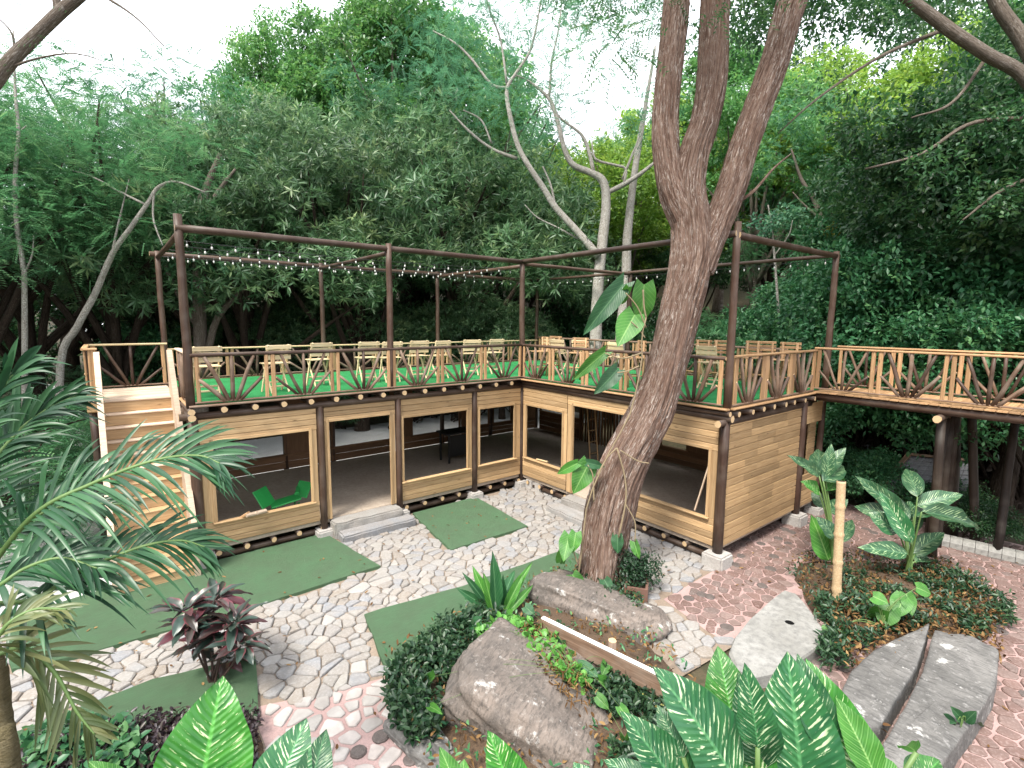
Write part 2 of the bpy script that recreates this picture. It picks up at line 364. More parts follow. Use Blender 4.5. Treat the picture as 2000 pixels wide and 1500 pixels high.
class MB:
    """collects shapes for one mesh"""
    def __init__(s): s.v, s.f, s.uv, s.fm = [], [], [], []
    def tube(s, pts, rad, n=10, disp=None, fm=0, cap=True, uvs=1.0):
        P = [Vector(p) for p in pts]; b = len(s.v); up = None; L = 0
        for i, p in enumerate(P):
            t = (P[min(i+1, len(P)-1)]-P[max(i-1, 0)]).normalized()
            if up is None: up = Vector((1, 0, 0)) if abs(t.x) < .8 else Vector((0, 1, 0))
            x = (up-t*up.dot(t)).normalized(); y = t.cross(x); up = x
            if i: L += (P[i]-P[i-1]).length
            for j in range(n):
                a = 2*math.pi*j/n; dr = x*math.cos(a)+y*math.sin(a); r = rad[i]
                if disp: r *= 1+disp(a, L, p)
                s.v.append(p+dr*r); s.uv.append((abs(((j/n)*2) % 2-1)*3.1416*rad[0], L*uvs))
        for i in range(len(P)-1):
            for j in range(n):
                s.f.append((b+i*n+j, b+i*n+(j+1) % n, b+(i+1)*n+(j+1) % n, b+(i+1)*n+j)); s.fm.append(fm)
        if cap:
            s.f.append(tuple(range(b+n-1, b-1, -1))); s.fm.append(fm)
            e = b+(len(P)-1)*n; s.f.append(tuple(range(e, e+n))); s.fm.append(fm)
        return s
    def box(s, c, d, mtx=None, fm=0):
        b = len(s.v); c = Vector(c)
        for q in ((-1, -1, -1), (1, -1, -1), (1, 1, -1), (-1, 1, -1), (-1, -1, 1), (1, -1, 1), (1, 1, 1), (-1, 1, 1)):
            v = Vector((q[0]*d[0]/2, q[1]*d[1]/2, q[2]*d[2]/2)); v = mtx @ v if mtx else v
            s.v.append(c+v); s.uv.append((0, 0))
        for f in ((0, 3, 2, 1), (4, 5, 6, 7), (0, 1, 5, 4), (1, 2, 6, 5), (2, 3, 7, 6), (3, 0, 4, 7)):
            s.f.append(tuple(b+i for i in f)); s.fm.append(fm)
        return s
    def mesh(s, name, mats, smooth=True): return mesh_from(name, s.v, s.f, mats, smooth, s.fm, None, s.uv)
def curve(ctrl, n):
    """Catmull-Rom through control points"""
    P = [Vector(c) for c in ctrl]; P = [P[0]*2-P[1]]+P+[P[-1]*2-P[-2]]; out = []
    m = len(P)-3
    for i in range(n+1):
        t = i/n*m; k_ = min(int(t), m-1); t -= k_; a, b, c, d = P[k_:k_+4]
        out.append(.5*((2*b)+(c-a)*t+(2*a-5*b+4*c-d)*t*t+(3*b-a-3*c+d)*t**3))
    return out
def lerp_list(vals, n):
    m = len(vals)-1; return [vals[min(int(i/n*m), m-1)]*(1-(i/n*m-min(int(i/n*m), m-1)))+vals[min(int(i/n*m), m-1)+1]*(i/n*m-min(int(i/n*m), m-1)) for i in range(n+1)]

# leaves: many small folded faces in one mesh (numpy)
def unit(a): return a/np.maximum(np.linalg.norm(a, axis=-1, keepdims=True), 1e-9)
def leaves(name, pos, ax, nr, ln, wd, mat, var=None, fold=.18, big=False, droop=0.0):
    pos, ax, nr = np.asarray(pos, float), unit(np.asarray(ax, float)), np.asarray(nr, float)
    n = len(pos); sd_ = unit(np.cross(ax, nr)); nr = np.cross(sd_, ax)
    ln = np.broadcast_to(ln, n)[:, None]; wd = np.broadcast_to(wd, n)[:, None]
    dn = np.zeros((n, 3)); dn[:, 2] = -1
    if big:
        a = pos+ax*ln*.30; b = pos+ax*ln*.68+dn*ln*droop*.35; t = pos+ax*ln+dn*ln*droop
        V = np.stack([pos, a-sd_*wd*.46+nr*wd*fold, b-sd_*wd*.40+nr*wd*fold, t, b+sd_*wd*.40+nr*wd*fold, a+sd_*wd*.46+nr*wd*fold, pos+ax*ln*.5+dn*ln*droop*.18], 1).reshape(-1, 3)
        F = np.array([[0, 1, 6], [1, 2, 6], [2, 3, 6], [3, 4, 6], [4, 5, 6], [5, 0, 6]]); nv = 7
    else:
        m = pos+ax*ln*.45
        V = np.stack([pos, m-sd_*wd*.5+nr*wd*fold, pos+ax*ln+dn*ln*droop, m+sd_*wd*.5+nr*wd*fold], 1).reshape(-1, 3)
        F = np.array([[0, 1, 2], [0, 2, 3]]); nv = 4
    FF = (F[None]+(np.arange(n)*nv)[:, None, None]).reshape(-1, 3)
    me = bpy.data.meshes.new(name); me.vertices.add(len(V)); me.vertices.foreach_set('co', V.astype(np.float32).ravel())
    me.loops.add(FF.size); me.loops.foreach_set('vertex_index', FF.astype(np.int32).ravel())
    me.polygons.add(len(FF)); me.polygons.foreach_set('loop_start', np.arange(0, FF.size, 3, dtype=np.int32))
    v_ = rng.random(n) if var is None else np.clip(var, 0, 1)
    a = me.attributes.new('var', 'FLOAT', 'FACE'); a.data.foreach_set('value', np.repeat(v_, len(F)).astype(np.float32))
    me.materials.append(M[mat]); me.update(); me.validate(); return me
def rdir(n): return unit(rng.normal(size=(n, 3)))
# ================================================================== ground
def sstep(a, b, x): t = min(1, max(0, (x-a)/(b-a))); return t*t*(3-2*t)
def hgt(x, y):
    v = mnoise.noise(Vector((x*.11, y*.11, 3.3)))
    hb = .30*max(0, y-10.5)*sstep(-9.5, -5, x)
    hr = .42*max(0, x-9.5)*sstep(-16, -3, y)
    hl = .55*max(0, -12.6-x)
    h = max(hb, hr, hl)+.25*min(hb, hr)
    h = min(h, 16+.1*h)
    h += v*min(1.6, h*.5)
    dx, dy = x-CAM.x, y-CAM.y; fc = dx*math.cos(YAW)+dy*math.sin(YAW); lt = dx*math.sin(YAW)-dy*math.cos(YAW)
    d = math.hypot(max(fc, 0), max(0, abs(lt)-.9))
    h = max(h, min(2.55, 2.35-.86*(d-.95)))
    return h-.035
def axis(lo, hi, fl, fh, fine, n):
    a = list(np.arange(fl, fh+1e-6, fine)); left = [fl-(fl-lo)*(i/n)**1.7 for i in range(n, 0, -1)]; right = [fh+(hi-fh)*(i/n)**1.7 for i in range(1, n+1)]
    return left+a+right
xs = axis(-130, 150, -14, 12, .4, 40); ys = axis(-60, 170, -13, 14, .4, 40)
V_ = [(x, y, hgt(x, y)) for y in ys for x in xs]; nx = len(xs)
F_ = [(j*nx+i, j*nx+i+1, (j+1)*nx+i+1, (j+1)*nx+i) for j in range(len(ys)-1) for i in range(nx-1)]
tag(obj('ground', mesh_from('ground', V_, F_, 'forest_floor', True)), kind='structure')

def sheet(name, poly, z, mat, kind='structure', thick=0.0, parent=None, sub=0):
    n = len(poly); c = Vector((sum(p[0] for p in poly)/n, sum(p[1] for p in poly)/n, z))
    v = [Vector((p[0], p[1], z))-c for p in poly]; f = [tuple(range(n))]
    if thick:
        v += [q-Vector((0, 0, thick)) for q in v]; f += [(i, i+n, (i+1) % n+n, (i+1) % n) for i in range(n)]
    me = mesh_from(name, v, f, mat); fixn(me)
    o = obj(name, me, parent, Matrix.Translation(c))
    if kind and not parent: o['kind'] = kind
    return o
def inpoly(x, y, P):
    r = False; j = len(P)-1
    for i in range(len(P)):
        if (P[i][1] > y) != (P[j][1] > y) and x < (P[j][0]-P[i][0])*(y-P[i][1])/(P[j][1]-P[i][1])+P[i][0]: r = not r
        j = i
    return r
def wobble(P, step=.35, amp=.02):
    out = []
    for i in range(len(P)):
        a, b = Vector(P[i]), Vector(P[(i+1) % len(P)]); n = max(1, int((b-a).length/step))
        for k_ in range(n): q = a.lerp(b, k_/n); out.append((q.x+rnd.uniform(-amp, amp), q.y+rnd.uniform(-amp, amp)))
    return out
TURFS = dict(
    L=[(-9.75, -.2), (-8.5, .02), (-5.12, .02), (-4.82, -1.95), (-6.64, -2.0), (-8.9, -1.85), (-9.5, -1.7)],
    Mid=[(-3.22, -.08), (-1.5, -.08), (-1.62, -2.2), (-3.5, -2.17)],
    Rt=[(-5.62, -3.2), (-4.03, -3.42), (-1.7, -3.47), (-1.75, -4.35), (-3.8, -4.45), (-5.7, -4.75), (-5.85, -4.4)],
    BL=[(-9.6, -3.05), (-8.15, -2.97), (-7.09, -3.25), (-7.28, -4.4), (-9.6, -4.6)])
BED1 = [(-5.82, -4.35), (-5.0, -4.22), (-4.0, -4.05), (-3.0, -4.1), (-2.1, -4.25), (-1.75, -4.9), (-2.2, -5.5), (-2.7, -6.2), (-3.1, -7.0), (-3.8, -7.9), (-5.2, -7.9), (-6.3, -7.0), (-6.15, -5.7)]
BED2 = [(.45, -6.55), (1.3, -6.35), (2.4, -7.0), (3.2, -7.9), (2.75, -8.75), (2.1, -9.05), (1.0, -9.1), (.2, -8.5), (-.55, -8.05), (-.75, -7.6), (-.3, -7.2), (0, -6.9)]
BED3 = [(-9.9, -3.35), (-9.2, -3.2), (-8.3, -3.5), (-7.35, -4.15), (-7.2, -4.6), (-7.35, -5.6), (-8.4, -6.4), (-9.9, -6.4)]
sheet('stone_path', [(-10.6, -6.2), (-1.9, -6.9), (-1.6, -5.62), (.6, -5.62), (.6, .02), (-10.6, .02)], 0, 'mortar')
pk = [(-1.98, -7.6), (-1.92, -6.5), (-1.7, -5.62), (.62, -5.60), (.62, -5.0), (5.4, -5.0), (5.7, -9.6), (5.9, -13), (-4.0, -13), (-3.2, -9.4), (-2.6, -8.2)]
sheet('pink_path', pk, .004, 'pink_grout')
pk2 = [(-7.32, -4.12), (-6.4, -4.45), (-5.86, -4.6), (-5.95, -5.3), (-6.2, -6.6), (-7.3, -6.6)]
sheet('pink_path', pk2, .004, 'pink_grout')
for nm, P in TURFS.items():
    P = wobble(P, .25, .012)
    t = sheet('turf_mat', P, .055, 'turf_yard', None, .06)
    tag(t, {'L': 'green artificial turf mat under the foot of the wooden stairs', 'Mid': 'small green turf mat beside the stone steps before the window wall',
            'Rt': 'green turf mat between the stone path and the boulders', 'BL': 'narrow green turf mat behind the red leaved shrub'}[nm], 'turf mat', 'green turf mats in the courtyard')
road = [(-13.2, 4.8), (-7.9, 4.8), (-7.4, 9), (-7.2, 32), (-11.5, 34), (-12.2, 20)]
sheet('gravel_yard', road, .002, 'gravel')
sheet('gravel_yard', [(-7.9, 4.8), (9, 4.8), (9, 9.8), (-7.38, 9.8)], .006, 'gravel')
sheet('gravel_yard', [(-14, -3), (-10.6, -5.5), (-10.6, .02), (-7.9, .02), (-7.9, 4.8), (-13.2, 4.8)], .003, 'gravel')

# ---- paving stones: irregular cells, each a stone of its own
def voronoi(pts, reach):
    P = np.array(pts); out = []
    for i, p in enumerate(P):
        d = np.hypot(*(P-p).T); nb = np.argsort(d)[1:18]
        poly = [(p[0]-reach, p[1]-reach), (p[0]+reach, p[1]-reach), (p[0]+reach, p[1]+reach), (p[0]-reach, p[1]+reach)]
        for j in nb:
            m = (p+P[j])/2; nrm = P[j]-p; new = []
            for a in range(len(poly)):
                A, B = poly[a], poly[(a+1) % len(poly)]
                da = (A[0]-m[0])*nrm[0]+(A[1]-m[1])*nrm[1]; db = (B[0]-m[0])*nrm[0]+(B[1]-m[1])*nrm[1]
                if da <= 0: new.append(A)
                if da*db < 0: t = da/(da-db); new.append((A[0]+(B[0]-A[0])*t, A[1]+(B[1]-A[1])*t))
            poly = new
            if len(poly) < 3: break
        out.append(poly)
    return out
def stone_geo(poly, gap, h):
    c = Vector((sum(p[0] for p in poly)/len(poly), sum(p[1] for p in poly)/len(poly)))
    P = [Vector(p)-c for p in poly]
    P = [q for i, q in enumerate(P) if (q-P[i-1]).length > .03]
    if len(P) < 3: return None
    r = sum(q.length for q in P)/len(P); s_ = max(.5, 1-gap/r)
    Q = []
    for i in range(len(P)):
        a, b = P[i], P[(i+1) % len(P)]; Q += [a.lerp(b, .13)*s_, a.lerp(b, .87)*s_]
    Q = [q*rnd.uniform(.95, 1.03) for q in Q]; n = len(Q)
    tx, ty = rnd.uniform(-.04, .04), rnd.uniform(-.04, .04)
    v = [Vector((q.x, q.y, -.02)) for q in Q]+[Vector((q.x*.97, q.y*.97, h*.55+q.x*tx+q.y*ty)) for q in Q]+[Vector((q.x*.84, q.y*.84, h+q.x*tx+q.y*ty)) for q in Q]+[Vector((0, 0, h*1.06))]
    f = [(i, (i+1) % n, n+(i+1) % n, n+i) for i in range(n)]+[(n+i, n+(i+1) % n, 2*n+(i+1) % n, 2*n+i) for i in range(n)]+[(2*n+i, 2*n+(i+1) % n, 3*n) for i in range(n)]
    return c, v, f
def infront(x, y):
    d = Vector((x, y, 0))-CAM; dz = d.dot(_f)
    if dz < .5: return None
    return 1000+FPX*d.dot(_r)/dz, 750-FPX*d.dot(_u)/dz, dz
def pave(parent, region, avoid, x0, x1, y0, y1, sz, gap, mat, h=.03, jit=.42, name='paving_stone', stuffname='paving_stones', discs=None, limit=300, drop=.15):
    pts = []; row = 0; y = y0-1
    while y < y1+1:
        x = x0-1+(sz/2 if row % 2 else 0)
        while x < x1+1:
            if rnd.random() > drop: pts.append((x+rnd.uniform(-jit, jit)*sz, y+rnd.uniform(-jit, jit)*sz))
            x += sz
        y += sz*.86; row += 1
    cells = []
    for p, poly in zip(pts, voronoi(pts, sz*1.3)):
        if len(poly) < 3 or not region(*p) or any(inpoly(p[0], p[1], A) for A in avoid): continue
        q = infront(*p)
        if q is None or not (-160 < q[0] < 2160 and q[1] < 1650): continue
        cells.append((q[2], poly))
    cells.sort(key=lambda c: c[0]); rest = MB(); rest.var = []
    for i, (dz, poly) in enumerate(cells):
        if discs and rnd.random() < discs:
            c = (sum(p[0] for p in poly)/len(poly), sum(p[1] for p in poly)/len(poly)); rr = rnd.uniform(.075, .105)
            poly = [(c[0]+rr*math.cos(a*math.pi/6), c[1]+rr*math.sin(a*math.pi/6)) for a in range(12)]; mt, nm, gp = 'disc_stone', 'round_stone', 0
        else: mt, nm, gp = mat, name, gap
        g = stone_geo(poly, gp*rnd.uniform(.7, 1.4), h*rnd.uniform(.75, 1.3))
        if not g: continue
        c, v, f = g
        if i < limit: obj(nm, mesh_from(nm, v, f, mt, False), parent, Matrix.Translation((c.x, c.y, .004)))
        else:
            rest.var += [rnd.random()]*len(f); rest.fm += [1 if nm == 'round_stone' else 0]*len(f)
            b = len(rest.v); rest.v += [q+Vector((c.x, c.y, .004)) for q in v]; rest.f += [tuple(b+k_ for k_ in q) for q in f]
    if rest.v:
        o = obj(stuffname, mesh_from(stuffname, rest.v, rest.f, [mat, 'disc_stone'], False, rest.fm, rest.var), parent); o['kind'] = 'stuff'
SP = bpy.data.objects['stone_path']; PP = bpy.data.objects['pink_path']; PP2 = bpy.data.objects['pink_path.001']
TV = list(TURFS.values())
pave(SP, lambda x, y: (-10.5 < x < .5 and -.05 > y > (-5.6 if x > -1.7 else -6.85) and not inpoly(x, y, pk2) and not (x > -1.95 and y < -5.6)), TV+[BED1, BED3, [(-5.05, -.6), (-3.4, -.6), (-3.4, .2), (-5.05, .2)]], -10.5, .6, -7, 0, .19, .0055, 'flagstone', jit=.46, drop=.14)
pave(PP, lambda x, y: inpoly(x, y, pk) and inpoly(x+.1, y+.08, pk), [BED2, [(-2.15, -6.8), (.2, -6.6), (-.5, -7.6), (-2.3, -7.5)]], -4, 6, -13, -5, .175, .0115, 'pink_stone', .018, .42, discs=.09, drop=.1)
pave(PP2, lambda x, y: inpoly(x, y, pk2), [BED1, BED3], -7.5, -5.8, -6.7, -4, .21, .024, 'grey_stone', .022, .42, discs=.14)

# ================================================================== pavilion
LA, LB, WB, WA, ZD = 7.26, 5.55, 4.19, 4.27, 2.87
pav = thing('pavilion', (0, 0, 0), 'two winged wooden pavilion with open window bays under the green roof deck', 'building')
A_, B_ = Vector((1, 0, 0)), Vector((0, -1, 0))
def wall_bay(o, e, nrm, u0, u1, zb, zt, op, mat='wood_tan', cas=True, ph_=.118):
    o, e, nrm = Vector(o), Vector(e), Vector(nrm)
    def P(u, z, out=0): return o+e*u+Vector((0, 0, z))+nrm*out
    def band(ua, ub, z0, z1):
        n = max(1, round((z1-z0)/ph_)); h = (z1-z0)/n
        for i in range(n):
            j = rnd.uniform(-.002, .002)
            cuts = [ua]+(sorted(ua+(ub-ua)*((k_+1)/3+rnd.uniform(-.13, .13)) for k_ in range(2)) if mat == 'wood_end_wall' else [])+[ub]
            for c0_, c1_ in zip(cuts, cuts[1:]): plank('plank', P(c0_+.0015, z0+h*(i+.5), j+rnd.uniform(-.001, .001)), P(c1_-.0015, z0+h*(i+.5), j), .032, h-.006, mat, pav)
    if op is None: band(u0, u1, zb, zt); return
    a, b, z0, z1 = op
    band(u0, u1, z1, zt)
    if z0 > zb+.05: band(u0, u1, zb, z0)
    st = max(zb, z0)
    for ua, ub in ((u0, a), (b, u1)):
        if ub-ua > .03:
            w = ub-ua; m = (ua+ub)/2
            plank('frame_board', P(m, st, 0), P(m, z1, 0), w-.003, .034, mat, pav, nrm)
    c = .055
    plank('frame_board', P(a-c/2, st-.0, .026), P(a-c/2, z1+c, .026), c, .026, mat, pav, nrm)
    plank('frame_board', P(b+c/2, st-.0, .026), P(b+c/2, z1+c, .026), c, .026, mat, pav, nrm)
    plank('frame_board', P(a, z1+c/2, .024), P(b, z1+c/2, .024), .022, c, mat, pav)
    if z0 > zb+.05: plank('frame_board', P(a-c-.02, z0-.012, .02), P(b+c+.02, z0-.012, .02), .11, .034, mat, pav)
ZB, ZT = .34, 2.63
OA = (0, 0, 0)
wall_bay(OA, (1, 0, 0), (0, -1, 0), -7.18, -5.21, ZB, ZT, (-6.98, -5.36, .76, 2.2))
wall_bay(OA, (1, 0, 0), (0, -1, 0), -5.06, -3.55, ZB, ZT, (-4.97, -3.68, ZB, 2.33))
wall_bay(OA, (1, 0, 0), (0, -1, 0), -3.41, -1.56, ZB, ZT, (-3.36, -1.71, .79, 2.22))
wall_bay(OA, (1, 0, 0), (0, -1, 0), -1.41, -.05, ZB, ZT, (-1.33, -.27, .81, 2.2))
wall_bay(OA, (0, -1, 0), (-1, 0, 0), .08, 1.68, ZB, ZT+.04, (.22, 1.53, .84, 2.2))
wall_bay(OA, (0, -1, 0), (-1, 0, 0), 1.70, 3.50, ZB, ZT+.04, (1.90, 3.36, ZB, 2.42))
wall_bay(OA, (0, -1, 0), (-1, 0, 0), 3.52, 5.44, ZB, ZT+.04, (3.75, 5.28, .85, 2.09))
wall_bay((0, -LB, 0), (1, 0, 0), (0, -1, 0), .10, 3.03, ZB, ZT+.04, None, 'wood_end_wall', ph_=.135)
# end wall beyond its post
wall_bay((0, -LB, 0), (1, 0, 0), (0, -1, 0), 3.25, 4.12, 2.18, ZT, None, 'wood_tan', ph_=.45)
wall_bay((0, -LB+.1, 0), (1, 0, 0), (0, -1, 0), 3.75, 4.12, ZB, 2.16, None, 'wood_tan')
wall_bay((0, -LB, 0), (1, 0, 0), (0, -1, 0), 3.25, 4.12, ZB, 1.05, None, 'wood_tan')
# inner back walls
for a, b, op in ((-7.1, -3.58, (-7.0, -4.8, .74, 2.2)), (-3.56, -1.6, (-3.5, -1.75, .74, 2.2)), (-1.4, .78, (-1.0, .7, .74, 2.2)), (.8, 1.95, (1.4, 1.9, .76, 2.2)), (2.1, 4.1, (2.15, 2.9, .76, 2.2))):
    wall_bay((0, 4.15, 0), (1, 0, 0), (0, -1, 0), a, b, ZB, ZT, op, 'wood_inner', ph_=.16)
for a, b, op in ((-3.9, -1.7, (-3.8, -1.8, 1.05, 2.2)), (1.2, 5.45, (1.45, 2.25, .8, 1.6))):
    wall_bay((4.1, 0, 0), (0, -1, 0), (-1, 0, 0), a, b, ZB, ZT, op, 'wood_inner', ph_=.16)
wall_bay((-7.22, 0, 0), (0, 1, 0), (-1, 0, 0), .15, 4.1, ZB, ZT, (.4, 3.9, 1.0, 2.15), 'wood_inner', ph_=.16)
for i in range(24):                                            # bamboo screen at the back of the right wing
    y = 1.75-i*.122
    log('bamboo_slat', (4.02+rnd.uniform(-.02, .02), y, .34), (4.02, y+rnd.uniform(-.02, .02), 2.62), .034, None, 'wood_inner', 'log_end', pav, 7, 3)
# posts, with their concrete footings
for x, y, r in ((-7.26, -.02, .085), (-5.135, -.01, .07), (-3.48, -.01, .07), (-1.485, -.01, .065), (0, 0, .06), (.02, -LB+.02, .085), (3.14, -LB+.0, .085), (4.17, -LB+.0, .07), (4.17, 0, .07), (4.17, 4.2, .07), (0.1, 4.2, .07), (-1.48, 4.2, .07), (-3.48, 4.2, .07), (-4.75, 4.2, .07), (-7.26, 4.2, .07), (2.05, 4.2, .07)):
    log('post', (x, y, .1), (x, y, 2.70), r, r*.95, 'wood_stain', 'log_end', pav, 12, 4, .1)
    w = .17 if r < .08 else .2
    box('footing', x-w, x+w, y-w, y+w, -.03, .17 if r < .08 else .25, 'concrete', pav, .03)
# stone piers in the corner
for x, y in ((.02, -.3), (.05, -.62), (.1, -2.2)): box('footing', x-.02, x+.36, y-.18, y+.16, -.03, .3, 'concrete', pav, .06)
box('floor_slab', -7.2, 4.15, .03, 4.12, .25, .335, 'floor_concrete', pav)
box('floor_slab', .03, 4.08, -LB+.05, .028, .25, .335, 'floor_concrete', pav)
for i in range(16):
    x = -7.0+i*.46
    log('floor_joist', (x, -.03, .19), (x, 4.1, .19), .05, None, 'wood_dark', 'log_end', pav, 8, 1)
for i in range(12):
    y = -.3-i*.46
    log('floor_joist', (-.03, y, .19), (4.0, y, .19), .05, None, 'wood_dark', 'log_end', pav, 8, 1)
log('beam', (-7.2, .1, .10), (-.1, .1, .10), .06, None, 'wood_dark', 'log_end', pav); log('beam', (.1, -.2, .10), (.1, -LB+.2, .10), .06, None, 'wood_dark', 'log_end', pav)
# roof beams and joists whose ends stick out
for p0, p1 in (((-7.45, -.02, 2.69), (.0, -.02, 2.69)), ((-7.4, 4.2, 2.69), (4.4, 4.2, 2.69)), ((0, .1, 2.70), (0, -LB-.12, 2.70)), ((4.17, 4.4, 2.69), (4.17, -LB-.2, 2.69)), ((-.22, -LB+.02, 2.62), (3.5, -LB+.02, 2.62)), ((-7.28, -.2, 2.69), (-7.28, 4.4, 2.69))):
    log('beam', p0, p1, .062, None, 'wood_dark', 'log_end', pav, 10, 5, .1)
for i in range(16):
    x = -7.28+i*.4875
    log('joist', (x, -.17+rnd.uniform(-.02, .02), 2.79), (x, 4.35, 2.79), .052, None, 'wood_dark', 'log_end', pav, 10, 1)
for i in range(8):
    x = .16+i*.44
    log('joist', (x, -LB-.16+rnd.uniform(-.02, .02), 2.775), (x, -.1, 2.775), .048, None, 'wood_dark', 'log_end', pav, 10, 1)
for i in range(9): log('joist', (x_ := .45+i*.44, .05, 2.775), (x_, 4.35, 2.775), .048, None, 'wood_dark', 'log_end', pav, 10, 1)
log('beam', (-.05, -.1, 2.785), (-.05, -LB-.1, 2.785), .045, None, 'wood_dark', 'log_end', pav, 10, 5, .1)
box('deck_boards', -7.28, 4.3, -.02, 4.32, 2.835, 2.86, 'wood_dark', pav, 0); box('deck_boards', -.0, 4.3, -LB-.02, -.022, 2.835, 2.86, 'wood_dark', pav, 0)
t = box('deck_turf', -7.16, 4.15, .08, 4.15, 2.862, 2.885, 'turf_deck', pav, .005); box('deck_turf', .1, 4.15, -LB+.1, .078, 2.862, 2.885, 'turf_deck', pav, .005)
# edge boards round the deck (split slabs with worn bark)
def edge(p0, p1, w=.15, mat='wood_branch'):
    p0, p1 = Vector(p0), Vector(p1); L = (p1-p0).length; n = max(1, round(L/1.9))
    for i in range(n):
        a, b = p0.lerp(p1, i/n), p0.lerp(p1, (i+1)/n); d = (b-a).normalized()*.004
        plank('edge_board', a+d, b-d, w*rnd.uniform(.85, 1.1), .03, mat, pav)
edge((-7.3, -.08, 2.872), (-.1, -.08, 2.872)); edge((-.09, -.06, 2.866), (-.09, -LB-.08, 2.866), .15, 'wood_rail'); edge((-.0, -LB-.08, 2.874), (3.42, -LB-.08, 2.874), .14, 'wood_rail')
edge((-7.26, 4.3, 2.872), (4.3, 4.3, 2.872), .12, 'wood_rail'); edge((4.27, 4.2, 2.866), (4.27, -LB, 2.866), .12, 'wood_rail'); edge((-7.28, -.0, 2.88), (-7.28, 1.5, 2.88), .12, 'wood_rail')

# ---- railings: balusters and fans of branches
def railing(label, p0, p1, z, nb, hr=.9, top='wood_stain', light='wood_rail', endposts=True, dens=1, flat=False, wide=False):
    p0, p1 = Vector((*p0, z)), Vector((*p1, z)); L = (p1-p0).length; e = (p1-p0)/L
    t = thing('railing', p0, label, 'railing', 'log railings round the deck and walkway')
    up = Vector((0, 0, 1)); Pt = lambda u, h: p0+e*u+up*h
    if flat: plank('top_rail', Pt(-.02, hr), Pt(L+.02, hr), .09, .04, top, t)
    else: log('top_rail', Pt(-.03, hr), Pt(L+.03, hr), .036, .034, top, 'log_end', t, 8, 6, .2)
    plank('bottom_rail', Pt(0, .055), Pt(L, .055), .06, .028, 'wood_branch', t)
    bw = L/nb
    for i in range(nb):
        a, b = i*bw, (i+1)*bw; m = (a+b)/2+rnd.uniform(-.03, .03)
        for u in (a+.06, b-.06):
            if wide and rnd.random() < .5: plank('baluster', Pt(u+.03, .05), Pt(u+.03, hr-.03), rnd.uniform(.10, .16), .03, light, t, e.cross(up))
            else: plank('baluster', Pt(u, .05), Pt(u+rnd.uniform(-.01, .01), hr-.02), rnd.uniform(.062, .085), .045, light, t, e.cross(up))
        if bw < .5: continue
        rb = rnd.uniform(.029, .040); bm_ = lambda: rnd.choice(['wood_branch', 'wood_branch', 'wood_stain']); B = .05
        log('branch', Pt(m, B), Pt(m+rnd.uniform(-.03, .03), hr-.02), rb, rb*.85, bm_(), 'log_end', t, 7, 3, .6)
        for s_ in (-1, 1):
            w = bw/2-.1
            log('branch', Pt(m+s_*.06, B), Pt(m+s_*w*rnd.uniform(.68, .9), hr-.03), rb*rnd.uniform(.85, 1.15), rb*.8, bm_(), 'log_end', t, 7, 3, .6)
            log('branch', Pt(m+s_*.12, B), Pt(m+s_*w, hr*rnd.uniform(.42, .55)), rb*rnd.uniform(.8, 1.1), rb*.75, bm_(), 'log_end', t, 7, 3, .6)
    return t
railing('dark topped log railing above the window bays and stone door steps', (-7.2, -.05), (-.06, -.05), ZD, 6, .862)
railing('log railing on the deck edge behind the leaning tree trunk', (-.05, -.08), (-.05, -LB+.06), ZD, 5, .862)
railing('log railing with wide tan boards above the blank plank wall', (.06, -LB-.05), (3.4, -LB-.05), ZD, 3, top='wood_rail', flat=True, wide=True)
railing('pale topped log railing along the forest side of the deck behind the chairs', (-7.2, 4.24), (4.2, 4.24), ZD, 9, .75, 'wood_cream', flat=True)
railing('log railing at the far back of the right deck wing', (4.22, 4.15), (4.22, -LB+.9), ZD, 8, .85, 'wood_branch')
railing('short board railing between the stair opening and the corner post', (-7.27, 1.45), (-7.27, .08), ZD, 1, .9, 'wood_pale', flat=True, wide=True)
# walkway leading off the deck
XB0, XB1, YB0, YB1 = 3.44, 4.75, -LB-.02, -12.2
br = thing('walkway', (3.44, -5.6, 0), 'raised wooden walkway joined to the right corner of the deck', 'walkway')
ny = int((YB0-YB1)/.15)
for i in range(ny):
    y = YB0-.075-i*.15-.06
    plank('deck_board', (XB0-.1, y, 2.90+rnd.uniform(-.003, .003)), (XB1+.1, y, 2.90), .143, .03, 'wood_rail', br)
for x in (XB0+.02, XB1-.02): log('beam', (x, YB0-.02, 2.805), (x, YB1, 2.80), .085, .08, 'wood_stain', 'log_end', br, 12, 8, .12)
for y in (-7.75, -10.3):
    log('crossbeam', (XB0-.22, y, 2.66), (XB1+.3, y, 2.66), .07, None, 'wood_dark', 'log_end', br)
    for x, dx in ((XB0+.1, 0), (XB0+.45, .1), (XB1-.5, -.1), (XB1-.1, .1)): log('post', (x+dx, y+rnd.uniform(-.1, .1), -.05), (x, y, 2.62), .075, .07, 'wood_black', 'log_end', br, 10, 4, .2)
for (a, b) in (((1830, 1000), (1838, 805)), ((1862, 1020), (1866, 815)), ((1905, 1040), (1895, 815)), ((1945, 1060), (1985, 815))):
    p = pz(a[0], a[1]+30, 0); q = pd(b[0], b[1], (p-CAM).dot(_f)); log('post', (p.x, p.y, -.05), (q.x, q.y, 2.74), .075, .07, 'wood_black', 'log_end', br, 10, 5, .3)
railing('tan log railing on the near side of the raised walkway', (XB0, YB0-.03), (XB0, YB1), ZD+.05, 6, .9, 'wood_rail', flat=True)
railing('log railing on the far side of the raised walkway', (XB1, YB0-.0), (XB1, YB1), ZD+.05, 6, .9, 'wood_rail', flat=True)

